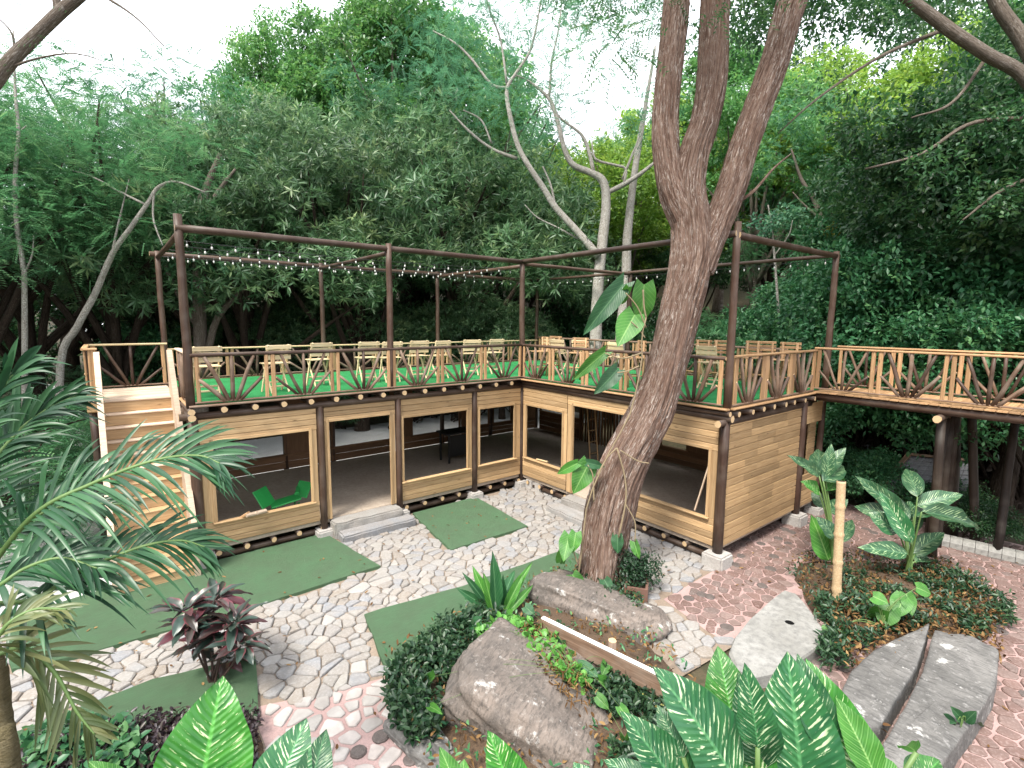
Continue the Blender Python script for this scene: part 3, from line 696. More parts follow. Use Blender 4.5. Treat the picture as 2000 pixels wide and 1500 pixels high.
# ---- pergola
pg = thing('pergola', (-LA, 0, ZD), 'dark log pergola frame standing over the roof deck', 'pergola')
ZP = 5.80
for x, y, ex in ((-LA, 0, .22), (-3.62, 0, .1), (0, 0, .05), (-LA, WA-.02, .05), (-3.62, WA-.02, .05), (0, WA-.02, .05), (WB, WA-.02, .05), (.02, -LB, .2), (WB, -LB, .08), (WB, 0, .05)):
    log('post', (x, y, 2.84), (x+rnd.uniform(-.02, .02), y+rnd.uniform(-.02, .02), ZP+ex), .072 if y < 1 else .062, .062 if y < 1 else .055, 'wood_stain', 'log_end', pg, 10, 6, .25)
for p0, p1, r in (((-LA-.05, 0, ZP), (0, 0, ZP), .062), ((-LA-.15, WA, ZP-.02), (WB+.1, WA, ZP-.02), .055), ((0, 0, ZP+.01), (0, -LB, ZP+.01), .06), ((0, -LB, ZP-.02), (WB+.1, -LB, ZP-.02), .065),
                  ((WB, WA, ZP), (WB, -LB, ZP), .05), ((0, 0, ZP-.05), (WB, 0, ZP-.05), .05), ((-LA, 0, ZP-.09), (-LA, WA, ZP-.09), .05), ((-3.62, 0, ZP-.09), (-3.62, WA, ZP-.09), .05), ((0, 0, ZP-.1), (0, WA, ZP-.1), .05)):
    log('beam', p0, p1, r, r*.95, 'wood_stain', 'log_end', pg, 10, 8, .15)
# string lights
bulb = None
def string_light(p0, p1, sag, n, label):
    global bulb
    p0, p1 = Vector(p0), Vector(p1)
    t = thing('string_light', p0, label, 'string light', 'strings of bulbs hung under the pergola')
    pts = [p0.lerp(p1, i/24)+Vector((0, 0, -sag*4*(i/24)*(1-i/24))) for i in range(25)]
    obj('cable', MB().tube([p-p0 for p in pts], [.006]*25, 5).mesh('cable', 'cable'), t, Matrix.Translation(p0))
    if bulb is None:
        m = MB(); m.tube([(0, 0, 0), (0, 0, -.03), (0, 0, -.045)], [.012, .014, .014], 6, fm=1)
        m.tube([(0, 0, -.04), (0, 0, -.055), (0, 0, -.075), (0, 0, -.095), (0, 0, -.105)], [.008, .015, .019, .014, .004], 8); bulb = m.mesh('bulb', ['bulb_white', 'cable'])
    for i in range(n):
        u = (i+.5)/n; p = p0.lerp(p1, u)+Vector((0, 0, -sag*4*u*(1-u)))
        obj('bulb', bulb, t, Matrix.Translation(p))
for k_, (y, zz) in enumerate(((.75, 5.70), (1.55, 5.70), (2.4, 5.70), (3.2, 5.70), (4.15, 5.73))):
    string_light((-LA, y, zz), (0, y, zz), .07 if y < 4 else .02, 19, 'string of small white bulbs under the left half of the pergola')
string_light((0, 4.12, 5.7), (WB, 4.12, 5.7), .03, 11, 'string of small white bulbs along the far pergola corner')
string_light((WB-.05, 3.9, 5.72), (WB-.05, -LB, 5.72), .04, 26, 'string of small white bulbs along the pale back pergola beam')
string_light((.1, 0, 5.68), (.1, WA, 5.68), .02, 10, 'string of small white bulbs along the middle cross beam')

# ---- stairs with landing
XS0, XS1, YL = -8.42, -7.42, 1.62
st = thing('staircase', (-7.9, 0, 0), 'steep tan plank staircase with closed sides climbing to the roof deck', 'stairs')
NS = 13; rise = ZD/NS; run = (YL+.36)/(NS-.4)
for i in range(NS):
    zt = rise*(i+1); yf = -.36+run*i
    plank('tread', (XS0, yf+run/2+.0, zt-.018), (XS1, yf+run/2, zt-.018), run+.05, .034, 'wood_pale' if i > 6 else 'wood_tan', st)
    plank('riser', (XS0, yf+.005, zt-rise/2-.018), (XS1, yf+.005, zt-rise/2-.018), .022, rise-.04, 'wood_tan', st)
def slab_poly(name, poly, x0, x1, mat, parent):
    n = len(poly); c = Vector(((x0+x1)/2, poly[0][0], poly[0][1]))
    v = [Vector((x0, y, z))-c for y, z in poly]+[Vector((x1, y, z))-c for y, z in poly]
    f = [tuple(range(n)), tuple(range(2*n-1, n-1, -1))]+[(i, (i+1) % n, n+(i+1) % n, n+i) for i in range(n)]
    me = mesh_from(name, v, f, mat); fixn(me); return obj(name, me, parent, Matrix.Translation(c))
for x0, x1 in ((XS0-.085, XS0), (XS1, XS1+.085)):
    slab_poly('stringer', [(-.44, 0), (-.44, .92), (YL+.02, 3.74), (YL+.14, 3.74), (YL+.14, 2.7), (.35, .2), (.2, 0)], x0, x1, 'wood_pale' if x0 > -8 else 'wood_pale', st)
ld = thing('stair_landing', (-7.95, 2.4, 0), 'small plank landing at the head of the staircase', 'landing')
for i in range(11):
    y = YL+.09+i*.16; plank('deck_board', (-8.66, y, 2.865), (-7.34, y, 2.865), .152, .03, 'wood_pale', ld)
for y in (YL+.05, YL+1.7): plank('beam', (-8.66, y, 2.75), (-7.36, y, 2.75), .06, .19, 'wood_tan', ld)
plank('beam', (-8.64, YL+.09, 2.75), (-8.64, YL+1.66, 2.75), .05, .19, 'wood_tan', ld)
for x in (-8.58, -7.42):
    for y in (YL+.15, YL+1.65): log('post', (x, y, -.05), (x, y, 2.66), .07, None, 'wood_dark', 'log_end', ld)
railing('light board railing on the outer side of the stair landing', (-8.63, YL+.05), (-8.63, YL+1.7), ZD, 1, .92, 'wood_rail', flat=True, wide=True)
railing('thin pale railing at the back of the stair landing', (-8.6, YL+1.75), (-7.3, YL+1.75), ZD, 1, .92, 'wood_cream', flat=True)
railing('very short railing stub beside the stair top', (-8.62, YL+.06), (-8.47, YL+.06), ZD, 1, .92, 'wood_rail', flat=True)

# ---- stone door steps
def rough_block(name, x0, x1, y0, y1, z0, z1, mat, parent, amp=.025):
    bm = bmesh.new(); bmesh.ops.create_cube(bm, size=1); bmesh.ops.scale(bm, vec=(x1-x0, y1-y0, z1-z0), verts=bm.verts)
    bmesh.ops.bevel(bm, geom=bm.edges[:], offset=.03, segments=2, affect='EDGES')
    bmesh.ops.subdivide_edges(bm, edges=[e for e in bm.edges if e.calc_length() > .2], cuts=7, use_grid_fill=True)
    for v in bm.verts:
        q = v.co*7; v.co += Vector((mnoise.noise(q), mnoise.noise(q+Vector((9, 0, 0))), mnoise.noise(q+Vector((0, 9, 0)))))*amp
    me = bpy.data.meshes.new(name); bm.to_mesh(me); bm.free(); me.materials.append(M[mat])
    return obj(name, me, parent, Matrix.Translation(((x0+x1)/2, (y0+y1)/2, (z0+z1)/2)))
t = thing('door_steps', (-4.2, -.3, 0), 'two rough stone steps at the open doorway between the turf mats', 'steps', 'stone steps')
rough_block('step', -5.02, -3.55, -.33, .06, -.03, .32, 'flagstone', t); rough_block('step', -4.98, -3.42, -.66, -.3, -.03, .165, 'flagstone', t)
t = thing('door_steps', (-.3, -2.7, 0), 'two stone steps partly hidden behind the leaning tree trunk', 'steps', 'stone steps')
rough_block('step', -.34, .02, -3.5, -1.85, -.03, .31, 'flagstone', t); rough_block('step', -.72, -.3, -3.6, -1.75, -.03, .155, 'flagstone', t)

# ---- chairs
def make_chair():
    t = thing('slat_chair', (0, 0, 0), 'x', 'chair'); m = 'wood_chair_light'; H = .95
    for i, z in enumerate((H-.045, H-.15, H-.25)): plank('back_slat', (-.25, -.2+.02*i, z), (.25, -.2+.02*i, z), .02, .088, m, t)
    for i in range(6): plank('seat_slat', (-.22, -.17+i*.068, .58), (.22, -.17+i*.068, .58), .058, .018, m, t)
    for s_ in (-1, 1):
        plank('leg', (s_*.2, .19, 0), (s_*.2, -.2, H), .028, .045, m, t); plank('leg', (s_*.17, -.2, 0), (s_*.17, .16, .575), .028, .04, m, t)
    plank('stretcher', (-.2, .12, .18), (.2, .12, .18), .022, .035, m, t); plank('stretcher', (-.17, -.14, .12), (.17, -.14, .12), .022, .035, m, t)
    return t
def make_log_chair():
    t = thing('log_chair', (0, 0, 0), 'x', 'chair'); m = 'wood_rail'
    for i in range(4): plank('back_slat', (-.22, -.2, 1.05-.04-i*.085), (.22, -.2, 1.05-.04-i*.085), .022, .058, m, t)
    for i in range(4): plank('seat_slat', (-.22, -.15+i*.1, .66), (.22, -.15+i*.1, .66), .09, .024, m, t)
    for s_ in (-1, 1):
        log('leg', (s_*.15, -.18, 0), (s_*.15, -.18, 1.03), .028, .024, m, 'log_end', t, 7, 2); log('leg', (s_*.18, .18, 0), (s_*.18, .18, .65), .028, .026, m, 'log_end', t, 7, 2)
        log('stretcher', (s_*.165, -.17, .25), (s_*.18, .17, .25), .018, None, m, 'log_end', t, 6, 1)
    log('stretcher', (-.18, .18, .3), (.18, .18, .3), .018, None, m, 'log_end', t, 6, 1)
    return t
c0, used = make_chair(), False
ZF = 2.886
for px, py, face in ((400, 676, 0), (535, 673, 0), (620, 669, 0), (715, 667, 0), (760, 667, 0), (813, 665, 0), (855, 665, 0), (917, 663, 0), (962, 662, 0), (1098, 663, 1), (1140, 664, 1), (1082, 661, 1), (1212, 668, 1), (1390, 675, 1)):
    p = pz(px, py, ZF+.95); p.y = min(p.y, 3.4) if face == 0 else p.y
    if face == 1: p.x = max(p.x, .7)
    mw = Matrix.Translation((p.x, p.y, ZF)) @ Matrix.Rotation((0 if face == 0 else R(-90))+R(rnd.uniform(-16, 16)), 4, 'Z')
    if not used: c0.matrix_basis = mw; WM[c0.name] = mw; o = c0; used = True
    else: o = copy_tree(c0, mw)
    tag(o, 'pale slatted chair on the left deck wing, its back to the front railing' if face == 0 else 'pale slatted chair on the right deck wing behind the trunk side railing', 'chair', 'pale chairs on the left wing' if face == 0 else 'pale chairs on the right wing')
c1, used = make_log_chair(), False
for px, py, zt in ((1052, 657, 3.93), (1076, 656, 3.93), (1128, 659, 3.93), (1238, 664, 3.93), (1365, 663, 3.93), (1405, 664, 3.93), (1460, 665, 3.93), (1492, 666, 3.93), (1538, 668, 3.93)):
    p = pz(px, py, ZF+1.05); p.x = min(p.x, 3.8); p.y = min(max(p.y, -5.1), 3.5)
    mw = Matrix.Translation((p.x, p.y, ZF)) @ Matrix.Rotation(R(90)+R(rnd.uniform(-40, 20)), 4, 'Z')
    if not used: c1.matrix_basis = mw; WM[c1.name] = mw; o = c1; used = True
    else: o = copy_tree(c1, mw)
    tag(o, 'brown rustic log chair at the back of the right deck wing', 'chair', 'log chairs on the right wing')

# ---- things inside the pavilion
t = thing('work_table', (-.55, 2.2, .335), 'black table standing inside the pavilion beyond the narrow window bay', 'table')
plank('table_top', (-1.1, 2.2, 1.18), (.0, 2.2, 1.18), .6, .05, 'black', t)
for x in (-1.0, -.1):
    for y in (1.97, 2.43): plank('leg', (x, y, .335), (x, y, 1.16), .06, .06, 'black', t)
plank('panel', (-1.0, 2.0, .8), (-.1, 2.0, .8), .02, .6, 'black', t)
t = thing('ladder', (1.6, -.4, .335), 'small wooden ladder leaning inside the corner window of the right wing', 'ladder')
for d in (0, .3): plank('rail', (1.5+d, -1.1, .335), (1.9+d, -.5, 2.2), .03, .05, 'wood_tan', t)
for i in range(6): q = (i+.7)/6.5; plank('rung', (1.5+.4*q, -1.1+.6*q, .335+1.86*q), (1.8+.4*q, -1.1+.6*q, .335+1.86*q), .03, .03, 'wood_tan', t)
t = thing('folding_chair', (-5.6, .75, .335), 'bright green plastic chair lying inside the first window', 'chair')
plank('seat', (-5.95, .7, .62), (-5.4, .62, .72), .4, .025, 'green_plastic', t); plank('backrest', (-5.98, .7, .62), (-6.12, .85, .95), .42, .025, 'green_plastic', t)
plank('armrest', (-5.5, .45, .85), (-5.4, .8, .86), .06, .03, 'green_plastic', t); plank('armrest', (-5.4, .62, .70), (-5.25, .7, .98), .36, .025, 'green_plastic', t)
for a, b in ((-5.9, .6), (-5.45, .55), (-5.9, .85), (-5.45, .85)): plank('leg', (a, b, .335), (a, b, .62), .03, .03, 'green_plastic', t)
for i, (a, b) in enumerate((((-6.9, .5, .40), (-6.35, -.12, .82)), ((-6.95, .3, .45), (-6.5, -.1, .84)), ((-6.8, .6, .37), (-6.2, .1, .6)), ((-6.9, .7, .37), (-6.3, .55, .40)), ((-6.55, -.13, .81), (-6.2, -.05, .80)))):
    tag(plank('timber_offcut', a, b, .09, .06, 'wood_rail' if i % 2 else 'wood_pale'), 'sawn timber offcut leaning on the sill of the first window bay', 'timber', 'timber offcuts in the window')
tag(plank('timber_offcut', (.0, -.62, .875), (.02, -1.0, .885), .05, .03, 'wood_cream'), 'short tan stick lying on the sill of the corner window', 'timber')
tag(plank('loose_board', (.10, -5.0, .86), (.16, -5.26, 2.0), .07, .03, 'wood_pale', None), 'narrow board leaning upright inside the last window of the right wing', 'board')
# ================================================================== trees
def puff_leaves(C, Rr, per, kind, flat=.75):
    """positions, axes, normals, length, width, var for leaf clusters round puff centres"""
    n = len(C)*per; ci = np.repeat(np.arange(len(C)), per)
    d = rdir(n); rad = rng.random(n)**.38
    P = C[ci]+d*(Rr[ci]*rad)[:, None]*np.array([1, 1, flat])
    cv = np.clip(rng.normal(.42, .17, n)+(rng.random(len(C))[ci]-.5)*.3, 0, 1)
    if kind == 'whorl':                                        # lance leaves radiating from twig ends, drooping
        k_ = 9; tw = unit(d*.8+rdir(n)*.5+np.array([0, 0, .25]))
        P2 = np.repeat(P, k_, 0); t2 = np.repeat(tw, k_, 0); ax = unit(t2*.45+rdir(n*k_)*.9+np.array([0, 0, -.25]))
        return P2, ax, unit(t2+rdir(n*k_)*.35+np.array([0, 0, .5])), rng.uniform(.15, .27, n*k_), rng.uniform(.035, .052, n*k_), np.clip(np.repeat(cv, k_)+rng.normal(0, .1, n*k_), 0, 1)
    if kind == 'pinnate':                                      # flat feathery sprays
        k_ = 16; ax = unit(d*.7+rdir(n)*.6+np.array([0, 0, -.12])); nn = unit(rdir(n)*.35+np.array([0, 0, 1.0])); sd_ = unit(np.cross(ax, nn))
        L = rng.uniform(.28, .45, n); t = (np.arange(k_)//2+.6)/(k_/2); sg = np.where(np.arange(k_) % 2 == 0, 1., -1.)
        P2 = (P[:, None]+ax[:, None]*(L[:, None]*t)[..., None]+np.array([0, 0, -1])*(L[:, None]*t**2*.22)[..., None]).reshape(-1, 3)
        a2 = unit((ax[:, None]*.45+sd_[:, None]*sg[None, :, None]).reshape(-1, 3)); m = n*k_
        return P2, a2, np.repeat(nn, k_, 0), rng.uniform(.07, .105, m), rng.uniform(.022, .032, m), np.clip(np.repeat(cv, k_)+rng.normal(0, .06, m), 0, 1)
    k_ = 5                                                     # ovate leaves in loose sprays
    tw = unit(d+rdir(n)*.5); P2 = np.repeat(P, k_, 0)+rdir(n*k_)*.13; ax = unit(np.repeat(tw, k_, 0)*.6+rdir(n*k_)*.7+np.array([0, 0, -.15])); m = n*k_
    nn = unit(rdir(m)*.55+np.repeat(tw, k_, 0)*.4+np.array([0, 0, .8]))
    return P2, ax, nn, rng.uniform(.10, .17, m), rng.uniform(.055, .085, m), np.clip(np.repeat(cv, k_)+rng.normal(0, .12, m), 0, 1)
def crown_mesh(C, Rr, per, kind, mat, sc=1.0, flat=.75):
    P, a, n_, l, w, v = puff_leaves(np.asarray(C, float), np.asarray(Rr, float), per, kind, flat)
    return leaves('crown', P, a, n_, l*sc, w*sc, mat, v)
def barkdisp(amp, fa, fl, seed):
    o = Vector((seed*3.1, seed*1.7, 0))
    return lambda a, L, p: amp*(abs(mnoise.noise(Vector((math.cos(a)*fa, math.sin(a)*fa, L*fl))+o))*2-.5)
def template_tree(name, H, R_, z0, kind, mat, barkm, npuff, per, pr=(.7, 1.25), limbs=12, lean=.3, tr=.22, lsc=1.0, nstem=1):
    root = obj(name, None)
    q = random.Random(hash(name) & 0xfff)
    d = rdir(npuff); d[:, 2] = np.abs(d[:, 2])*1.25-.42; d = unit(d); f = rng.uniform(.45, 1, npuff)**.6
    lump = 1+.25*np.sin(d[:, 0]*5+1)*np.cos(d[:, 1]*4)
    C = np.stack([d[:, 0]*R_*f*lump, d[:, 1]*R_*f*lump, z0+(H-z0)*.48+d[:, 2]*(H-z0)*.5*f*lump], 1)
    C[:, 2] = np.maximum(C[:, 2], z0*.75)
    r = rng.uniform(*pr, npuff)
    obj('crown', crown_mesh(C, r, per, kind, mat, lsc), root)
    m = MB()
    for s_ in range(nstem):
        tp = curve([(s_*.3, 0, -.4), (q.uniform(-lean, lean)*.4+s_*.4, q.uniform(-lean, lean)*.4, z0*.5), (q.uniform(-lean, lean)+s_*.5, q.uniform(-lean, lean), z0*1.05), (q.uniform(-lean, lean), q.uniform(-lean, lean), H*.72)], 14)
        rad = lerp_list([tr*1.35, tr, tr*.85, tr*.22], 14); m.tube(tp, rad, 9, barkdisp(.12, 2, 1.2, s_))
        for i in range(limbs//nstem):
            k_ = q.randrange(5, 12); a = tp[k_]; b = Vector(C[q.randrange(npuff)])
            mid = a.lerp(b, .5)+Vector((q.uniform(-.3, .3), q.uniform(-.3, .3), q.uniform(-.1, .5)))
            m.tube(curve([a, mid, b], 7), lerp_list([rad[k_]*.6, rad[k_]*.38, .015], 7), 6)
    obj('trunk', m.mesh('trunk', barkm), root)
    root['H'] = H; return root
TPL = {}
TPL['mango'] = template_tree('mango_tree', 9.5, 4.3, 2.6, 'whorl', 'leaf_mango', 'bark_dark', 125, 27, (.5, .95), limbs=14, lsc=1.2)
TPL['mango2'] = template_tree('mango_tree', 10.5, 3.9, 3.0, 'whorl', 'leaf_mango', 'bark_dark', 115, 27, (.5, .95), limbs=14, lsc=1.2)
TPL['fine'] = template_tree('feathery_tree', 11, 4.2, 4.0, 'pinnate', 'leaf_fine', 'bark_dark', 95, 33, (.55, 1.0), lsc=1.15)
TPL['teal'] = template_tree('feathery_tree', 12, 4.4, 4.2, 'pinnate', 'leaf_teal', 'bark_dark', 90, 32, (.55, 1.0), lsc=1.15)
TPL['broad'] = template_tree('broadleaf_tree', 14, 4.2, 5.0, 'ovate', 'leaf_broad', 'bark_grey', 120, 50, (.45, .95), lsc=1.4)
TPL['bright'] = template_tree('light_green_tree', 11, 4.4, 3.0, 'ovate', 'leaf_sun_tint', 'bark_grey', 110, 52, (.45, .95), lsc=1.35)  # looks sunlit through its yellow green leaf colour, not through the sun lamp
TPL['shade'] = template_tree('dark_tree', 12, 4.4, 3.6, 'ovate', 'leaf_shade', 'bark_dark', 120, 54, (.55, 1.05), lsc=1.35)
TPL['bush'] = template_tree('shrub', 3.2, 1.7, .5, 'ovate', 'leaf_bush', 'bark_dark', 42, 52, (.4, .65), limbs=9, tr=.05, nstem=3)
TPL['thicket'] = template_tree('shrub', 6.5, 2.7, .8, 'ovate', 'leaf_bush', 'bark_dark', 105, 50, (.45, .8), limbs=12, tr=.09, nstem=3, lsc=1.15)
TPL['bush_fine'] = template_tree('shrub', 3.0, 1.6, .5, 'pinnate', 'leaf_fine', 'bark_dark', 36, 26, (.35, .6), limbs=9, tr=.05, nstem=3)
TPL['bush_shade'] = template_tree('shrub', 3.4, 1.9, .4, 'ovate', 'leaf_shade', 'bark_dark', 44, 54, (.4, .7), limbs=9, tr=.05, nstem=3)
GL = {'mango': ('dark mango tree with long drooping leaves behind the deck', 'tree', 'mango trees behind the deck'),
      'fine': ('feathery leaved green tree beyond the gravel yard', 'tree', 'feathery trees beyond the yard'),
      'teal': ('tall feathery blue green tree above the forest edge', 'tree', 'tall feathery trees'),
      'broad': ('tall broadleaf tree rising above the mango crowns', 'tree', 'tall broadleaf trees'),
      'bright': ('tree on the slope behind the deck with sunlight painted into its yellow green leaves', 'tree', 'sun tinted trees on the slope'),
      'shade': ('dark leaved tree on the shaded slope beyond the walkway', 'tree', 'dark trees on the slope'),
      'bush': ('rounded leafy green shrub at the forest edge', 'shrub', 'leafy shrubs at the forest edge'),
      'thicket': ('tall dense green thicket shrub on the slope beyond the walkway', 'shrub', 'thicket shrubs beyond the walkway'),
      'bush_fine': ('feathery green shrub at the forest edge', 'shrub', 'feathery shrubs at the forest edge'),
      'bush_shade': ('dark shrub in the forest shade', 'shrub', 'dark shrubs in the forest')}
_used = set()
def put_tree(kind, px, D, H, rot=None, wide=1.0):
    x, y = ph(px, D); z = hgt(x, y); base = TPL[kind]; s_ = H/base['H']
    mw = Matrix.Translation((x, y, z-.05)) @ Matrix.Rotation(rnd.uniform(0, 6.28) if rot is None else rot, 4, 'Z') @ Matrix.Diagonal((s_*wide, s_*wide, s_, 1))
    if kind not in _used: _used.add(kind); base.matrix_basis = mw; WM[base.name] = mw; o = base
    else: o = copy_tree(base, mw)
    g = GL[kind.rstrip('2')]; k_ = kind.rstrip('2')
    if k_ == 'mango' and H < 6: g = ('small mango tree filling the space below the tall crowns behind the deck', 'tree', 'small mango trees behind the deck')
    elif px > 1300 and k_ in ('fine', 'teal'): g = ('light feathery tree on the slope beyond the right deck wing', 'tree', 'feathery trees on the right slope')
    elif px > 1300 and k_ == 'broad': g = ('broadleaf tree on the slope beyond the right deck wing', 'tree', 'broadleaf trees on the right slope')
    elif px < 1300 and k_ == 'shade': g = ('dark leaved tree standing in the shade behind the mango trees', 'tree', 'dark trees behind the mangoes')
    elif k_ == 'bright' and px > 1450: g = ('tree high on the slope beyond the walkway with sunlight painted into its yellow green leaves', 'tree', 'sun tinted trees beyond the walkway')
    return tag(o, *g)
def top_h(px, D, ytop):                                        # height for a crown top seen at a photo row
    x, y = ph(px, D); dz = (Vector((x, y, CAM.z))-CAM).dot(_f); return (CAM.z+dz*.88*(628-ytop)/FPX-hgt(x, y))*.93
for kind, px, D, yt, wd in (
    ('mango', 470, 20.5, 235, 1.1), ('mango2', 700, 20.5, 165, 1.05), ('mango', 905, 22.5, 200, 1.05), ('mango2', 590, 25, 150, 1.1), ('mango', 800, 26, 130, 1.1), ('mango2', 330, 24, 250, 1.0), ('mango', 1010, 27, 330, 1.0),
    ('fine', 50, 21, 50, 1.0), ('fine', 215, 20, 60, 1.0), ('teal', 330, 27, 50, 1.1), ('fine', -110, 19, 60, 1.1), ('fine', 130, 28, 80, 1.2), ('teal', 420, 31, 120, 1.0), ('fine', -240, 17, 0, 1.1), ('fine', 20, 34, 190, 1.3), ('fine', 250, 36, 150, 1.3),
    ('broad', 560, 36, -20, .85), ('broad', 705, 33, -70, .95), ('broad', 815, 31, -90, 1.0), ('teal', 905, 27, -60, .9), ('broad', 640, 42, 40, 1.0), ('broad', 900, 38, -20, 1.0),
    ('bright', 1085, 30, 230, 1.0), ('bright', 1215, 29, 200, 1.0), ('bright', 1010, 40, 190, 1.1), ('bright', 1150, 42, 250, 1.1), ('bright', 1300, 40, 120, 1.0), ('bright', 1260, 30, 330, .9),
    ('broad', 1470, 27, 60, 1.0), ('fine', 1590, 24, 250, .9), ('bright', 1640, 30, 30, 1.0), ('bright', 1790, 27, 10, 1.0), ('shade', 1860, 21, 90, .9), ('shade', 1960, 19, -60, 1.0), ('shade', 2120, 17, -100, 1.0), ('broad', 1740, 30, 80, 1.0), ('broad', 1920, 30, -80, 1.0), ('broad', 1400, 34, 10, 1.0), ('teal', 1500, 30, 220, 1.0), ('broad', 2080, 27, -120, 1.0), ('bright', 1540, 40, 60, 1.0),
    ('shade', 560, 31, 330, 1.2), ('shade', 760, 33, 330, 1.2), ('shade', 380, 33, 330, 1.2), ('shade', 920, 34, 360, 1.2), ('shade', 200, 31, 380, 1.2), ('shade', 60, 29, 400, 1.2), ('shade', 1360, 28, 380, 1.0), ('broad', 1690, 28, 260, 1.0)):
    put_tree(kind, px, D, top_h(px, D, yt), None, wd)
for i, px in enumerate(range(420, 1060, 72)): put_tree('mango' if i % 2 else 'mango2', px+rnd.uniform(-15, 15), 22.3+rnd.uniform(-.4, .8)-(px-700)*.001, rnd.uniform(4.6, 5.8), None, 1.15)
q = random.Random(5)
for px in range(-160, 2200, 62):
    for D0 in (16.5, 21, 26):
        D = D0+q.uniform(-1.5, 2); p_ = px+q.uniform(-30, 30); x, y = ph(p_, D)
        if x < -7.2 and y < 32 and x > -12.6: continue
        if y < 11.5 and x < 8.5: continue
        if px > 1600 and D < 20: continue
        k_ = q.choice(['bush', 'bush_shade', 'bush_shade', 'bush_fine'] if px > 1000 else ['bush_shade', 'bush_shade', 'bush_fine', 'bush'])
        put_tree(k_, p_, D, q.uniform(2.2, 4.0)*(1+.02*(D-16)))
for px, D, H in ((1680, 17.5, 6.2), (1760, 18, 7.2), (1850, 17.5, 7.0), (1950, 18, 7.4), (1720, 21, 7.5), (1900, 21, 8), (2030, 17, 7), (1620, 19.5, 6), (1540, 19.5, 5.4), (1800, 16.5, 5.2), (1990, 16, 5.4), (1700, 16.4, 4.4)): put_tree('thicket', px, D, H, None, .95)
for px, D, H in ((1680, 14.5, .9), (1830, 15.0, 1.2), (1740, 15.4, 1.3), (1650, 15.5, 1.5), (1900, 14.5, 1.2), (1960, 13.5, 1.0)): put_tree('bush_shade', px, D, H)
put_tree('bush', 1745, 14.2, 1.5)
for x_, y_, H_ in ((-1.2, 9.6, 1.6), (.4, 8.9, 1.5), (1.8, 9.4, 1.9), (3.2, 8.6, 1.7), (4.6, 9.2, 2.0), (6.0, 8.0, 1.8)):
    d_ = Vector((x_-CAM.x, y_-CAM.y)); px_ = 1000+FPX*math.tan(YAW-math.atan2(d_.y, d_.x)); put_tree('bush_fine', px_, d_.length, H_)
for px, D, H in ((70, 17, 2.6), (20, 15, 2.4), (-40, 13, 3), (95, 20.5, 3.0), (55, 13.5, 1.3), (15, 11.5, 1.5)): put_tree('bush_fine', px, D, H)

def pxpts(L, depth):
    """[(px, py, width px[, depth])] -> points, radii"""
    P, Rr = [], []
    for c in L:
        d = c[3] if len(c) > 3 else depth; P.append(pd(c[0], c[1], d)); Rr.append(c[2]*.84*math.cos(math.atan((c[0]-1000)/FPX))*d/FPX/2)
    return P, Rr
def limb(m, L, depth, n, disp=None, sides=8):
    P, r = pxpts(L, depth); m.tube(curve(P, n), lerp_list(r, n), sides, disp)
def grounded(L, depth):                                        # lead a stem down to the terrain below its first point
    p = pd(L[0][0], L[0][1], depth); z = hgt(p.x, p.y)-.2; k_ = 0; y = L[0][1]
    while pd(L[0][0], y, depth).z > z and k_ < 400: y += 4; k_ += 1
    return [(L[0][0], y, L[0][2]*1.15)]+L
def px_puffs(n, fn, r0, r1):
    C, Rr = [], []
    while len(C) < n:
        c = fn()
        if c: C.append(pd(*c)); Rr.append(rnd.uniform(r0, r1))
    return np.array([tuple(c) for c in C]), np.array(Rr)

# ---- the big leaning tree
DT = 8.45
big = thing('leaning_tree', pz(1168, 1165), 'large leaning tree with three ridged brown stems in the courtyard', 'tree')
m = MB(); o_ = Vector((5, 1, 2))
def ridge(a, L, p):
    c, s_ = math.cos(a), math.sin(a); w = mnoise.noise(Vector((c*1.2, s_*1.2, L*.5)))*.7
    f1 = max(0, 1-abs(mnoise.noise(Vector((c*5.4+w, s_*5.4, L*.55))+o_))*4.2); f2 = max(0, 1-abs(mnoise.noise(Vector((c*11, s_*11+w, L*1.5))+o_))*3.6)
    return -.13*f1-.06*f2+.10*mnoise.noise(Vector((c*1.5, s_*1.5, L*.9)))+.02*mnoise.noise(Vector((c*22, s_*22, L*7)))+.03
P, r = pxpts([(1166, 1185, 128), (1168, 1150, 104), (1175, 1100, 96), (1190, 1000, 106), (1222, 900, 98), (1272, 800, 94), (1306, 700, 86), (1331, 600, 88), (1350, 510, 92), (1350, 440, 86), (1344, 370, 76), (1356, 300, 68), (1376, 240, 64), (1391, 150, 66), (1398, 0, 65), (1412, -150, 60), (1440, -400, 44)], DT)
r = [x_*1.07 for x_ in r]; m.tube(curve(P, 460), lerp_list(r, 460), 128, ridge)
for L, n in (([(1345, 450, 62), (1318, 380, 62), (1303, 310, 57), (1299, 240, 55), (1306, 150, 54), (1321, 0, 58), (1332, -160, 54), (1330, -380, 40)], 230), ([(1366, 530, 60), (1394, 455, 64), (1424, 380, 63), (1449, 300, 63), (1476, 220, 62), (1512, 120, 65), (1548, 0, 67), (1605, -140, 64), (1690, -360, 50)], 270)):
    P, r = pxpts(L, DT); r = [x_*1.1 for x_ in r]; m.tube(curve(P, n), lerp_list(r, n), 84, ridge)
limb(m, [(1430, 400, 9), (1470, 375, 8), (1510, 330, 6), (1545, 300, 3)], DT, 20)
for L in ([(1332, -160, 30), (1200, -330, 22), (1080, -420, 12)], [(1412, -150, 34), (1500, -380, 24), (1460, -560, 12)], [(1600, -140, 34), (1760, -300, 24), (1900, -380, 10)], [(1330, -380, 30), (1260, -560, 18), (1150, -600, 8)], [(1540, 0, 14), (1580, -60, 12), (1640, -100, 6)]): limb(m, L, DT, 14)
obj('trunk', m.mesh('trunk', 'bark_main'), big)
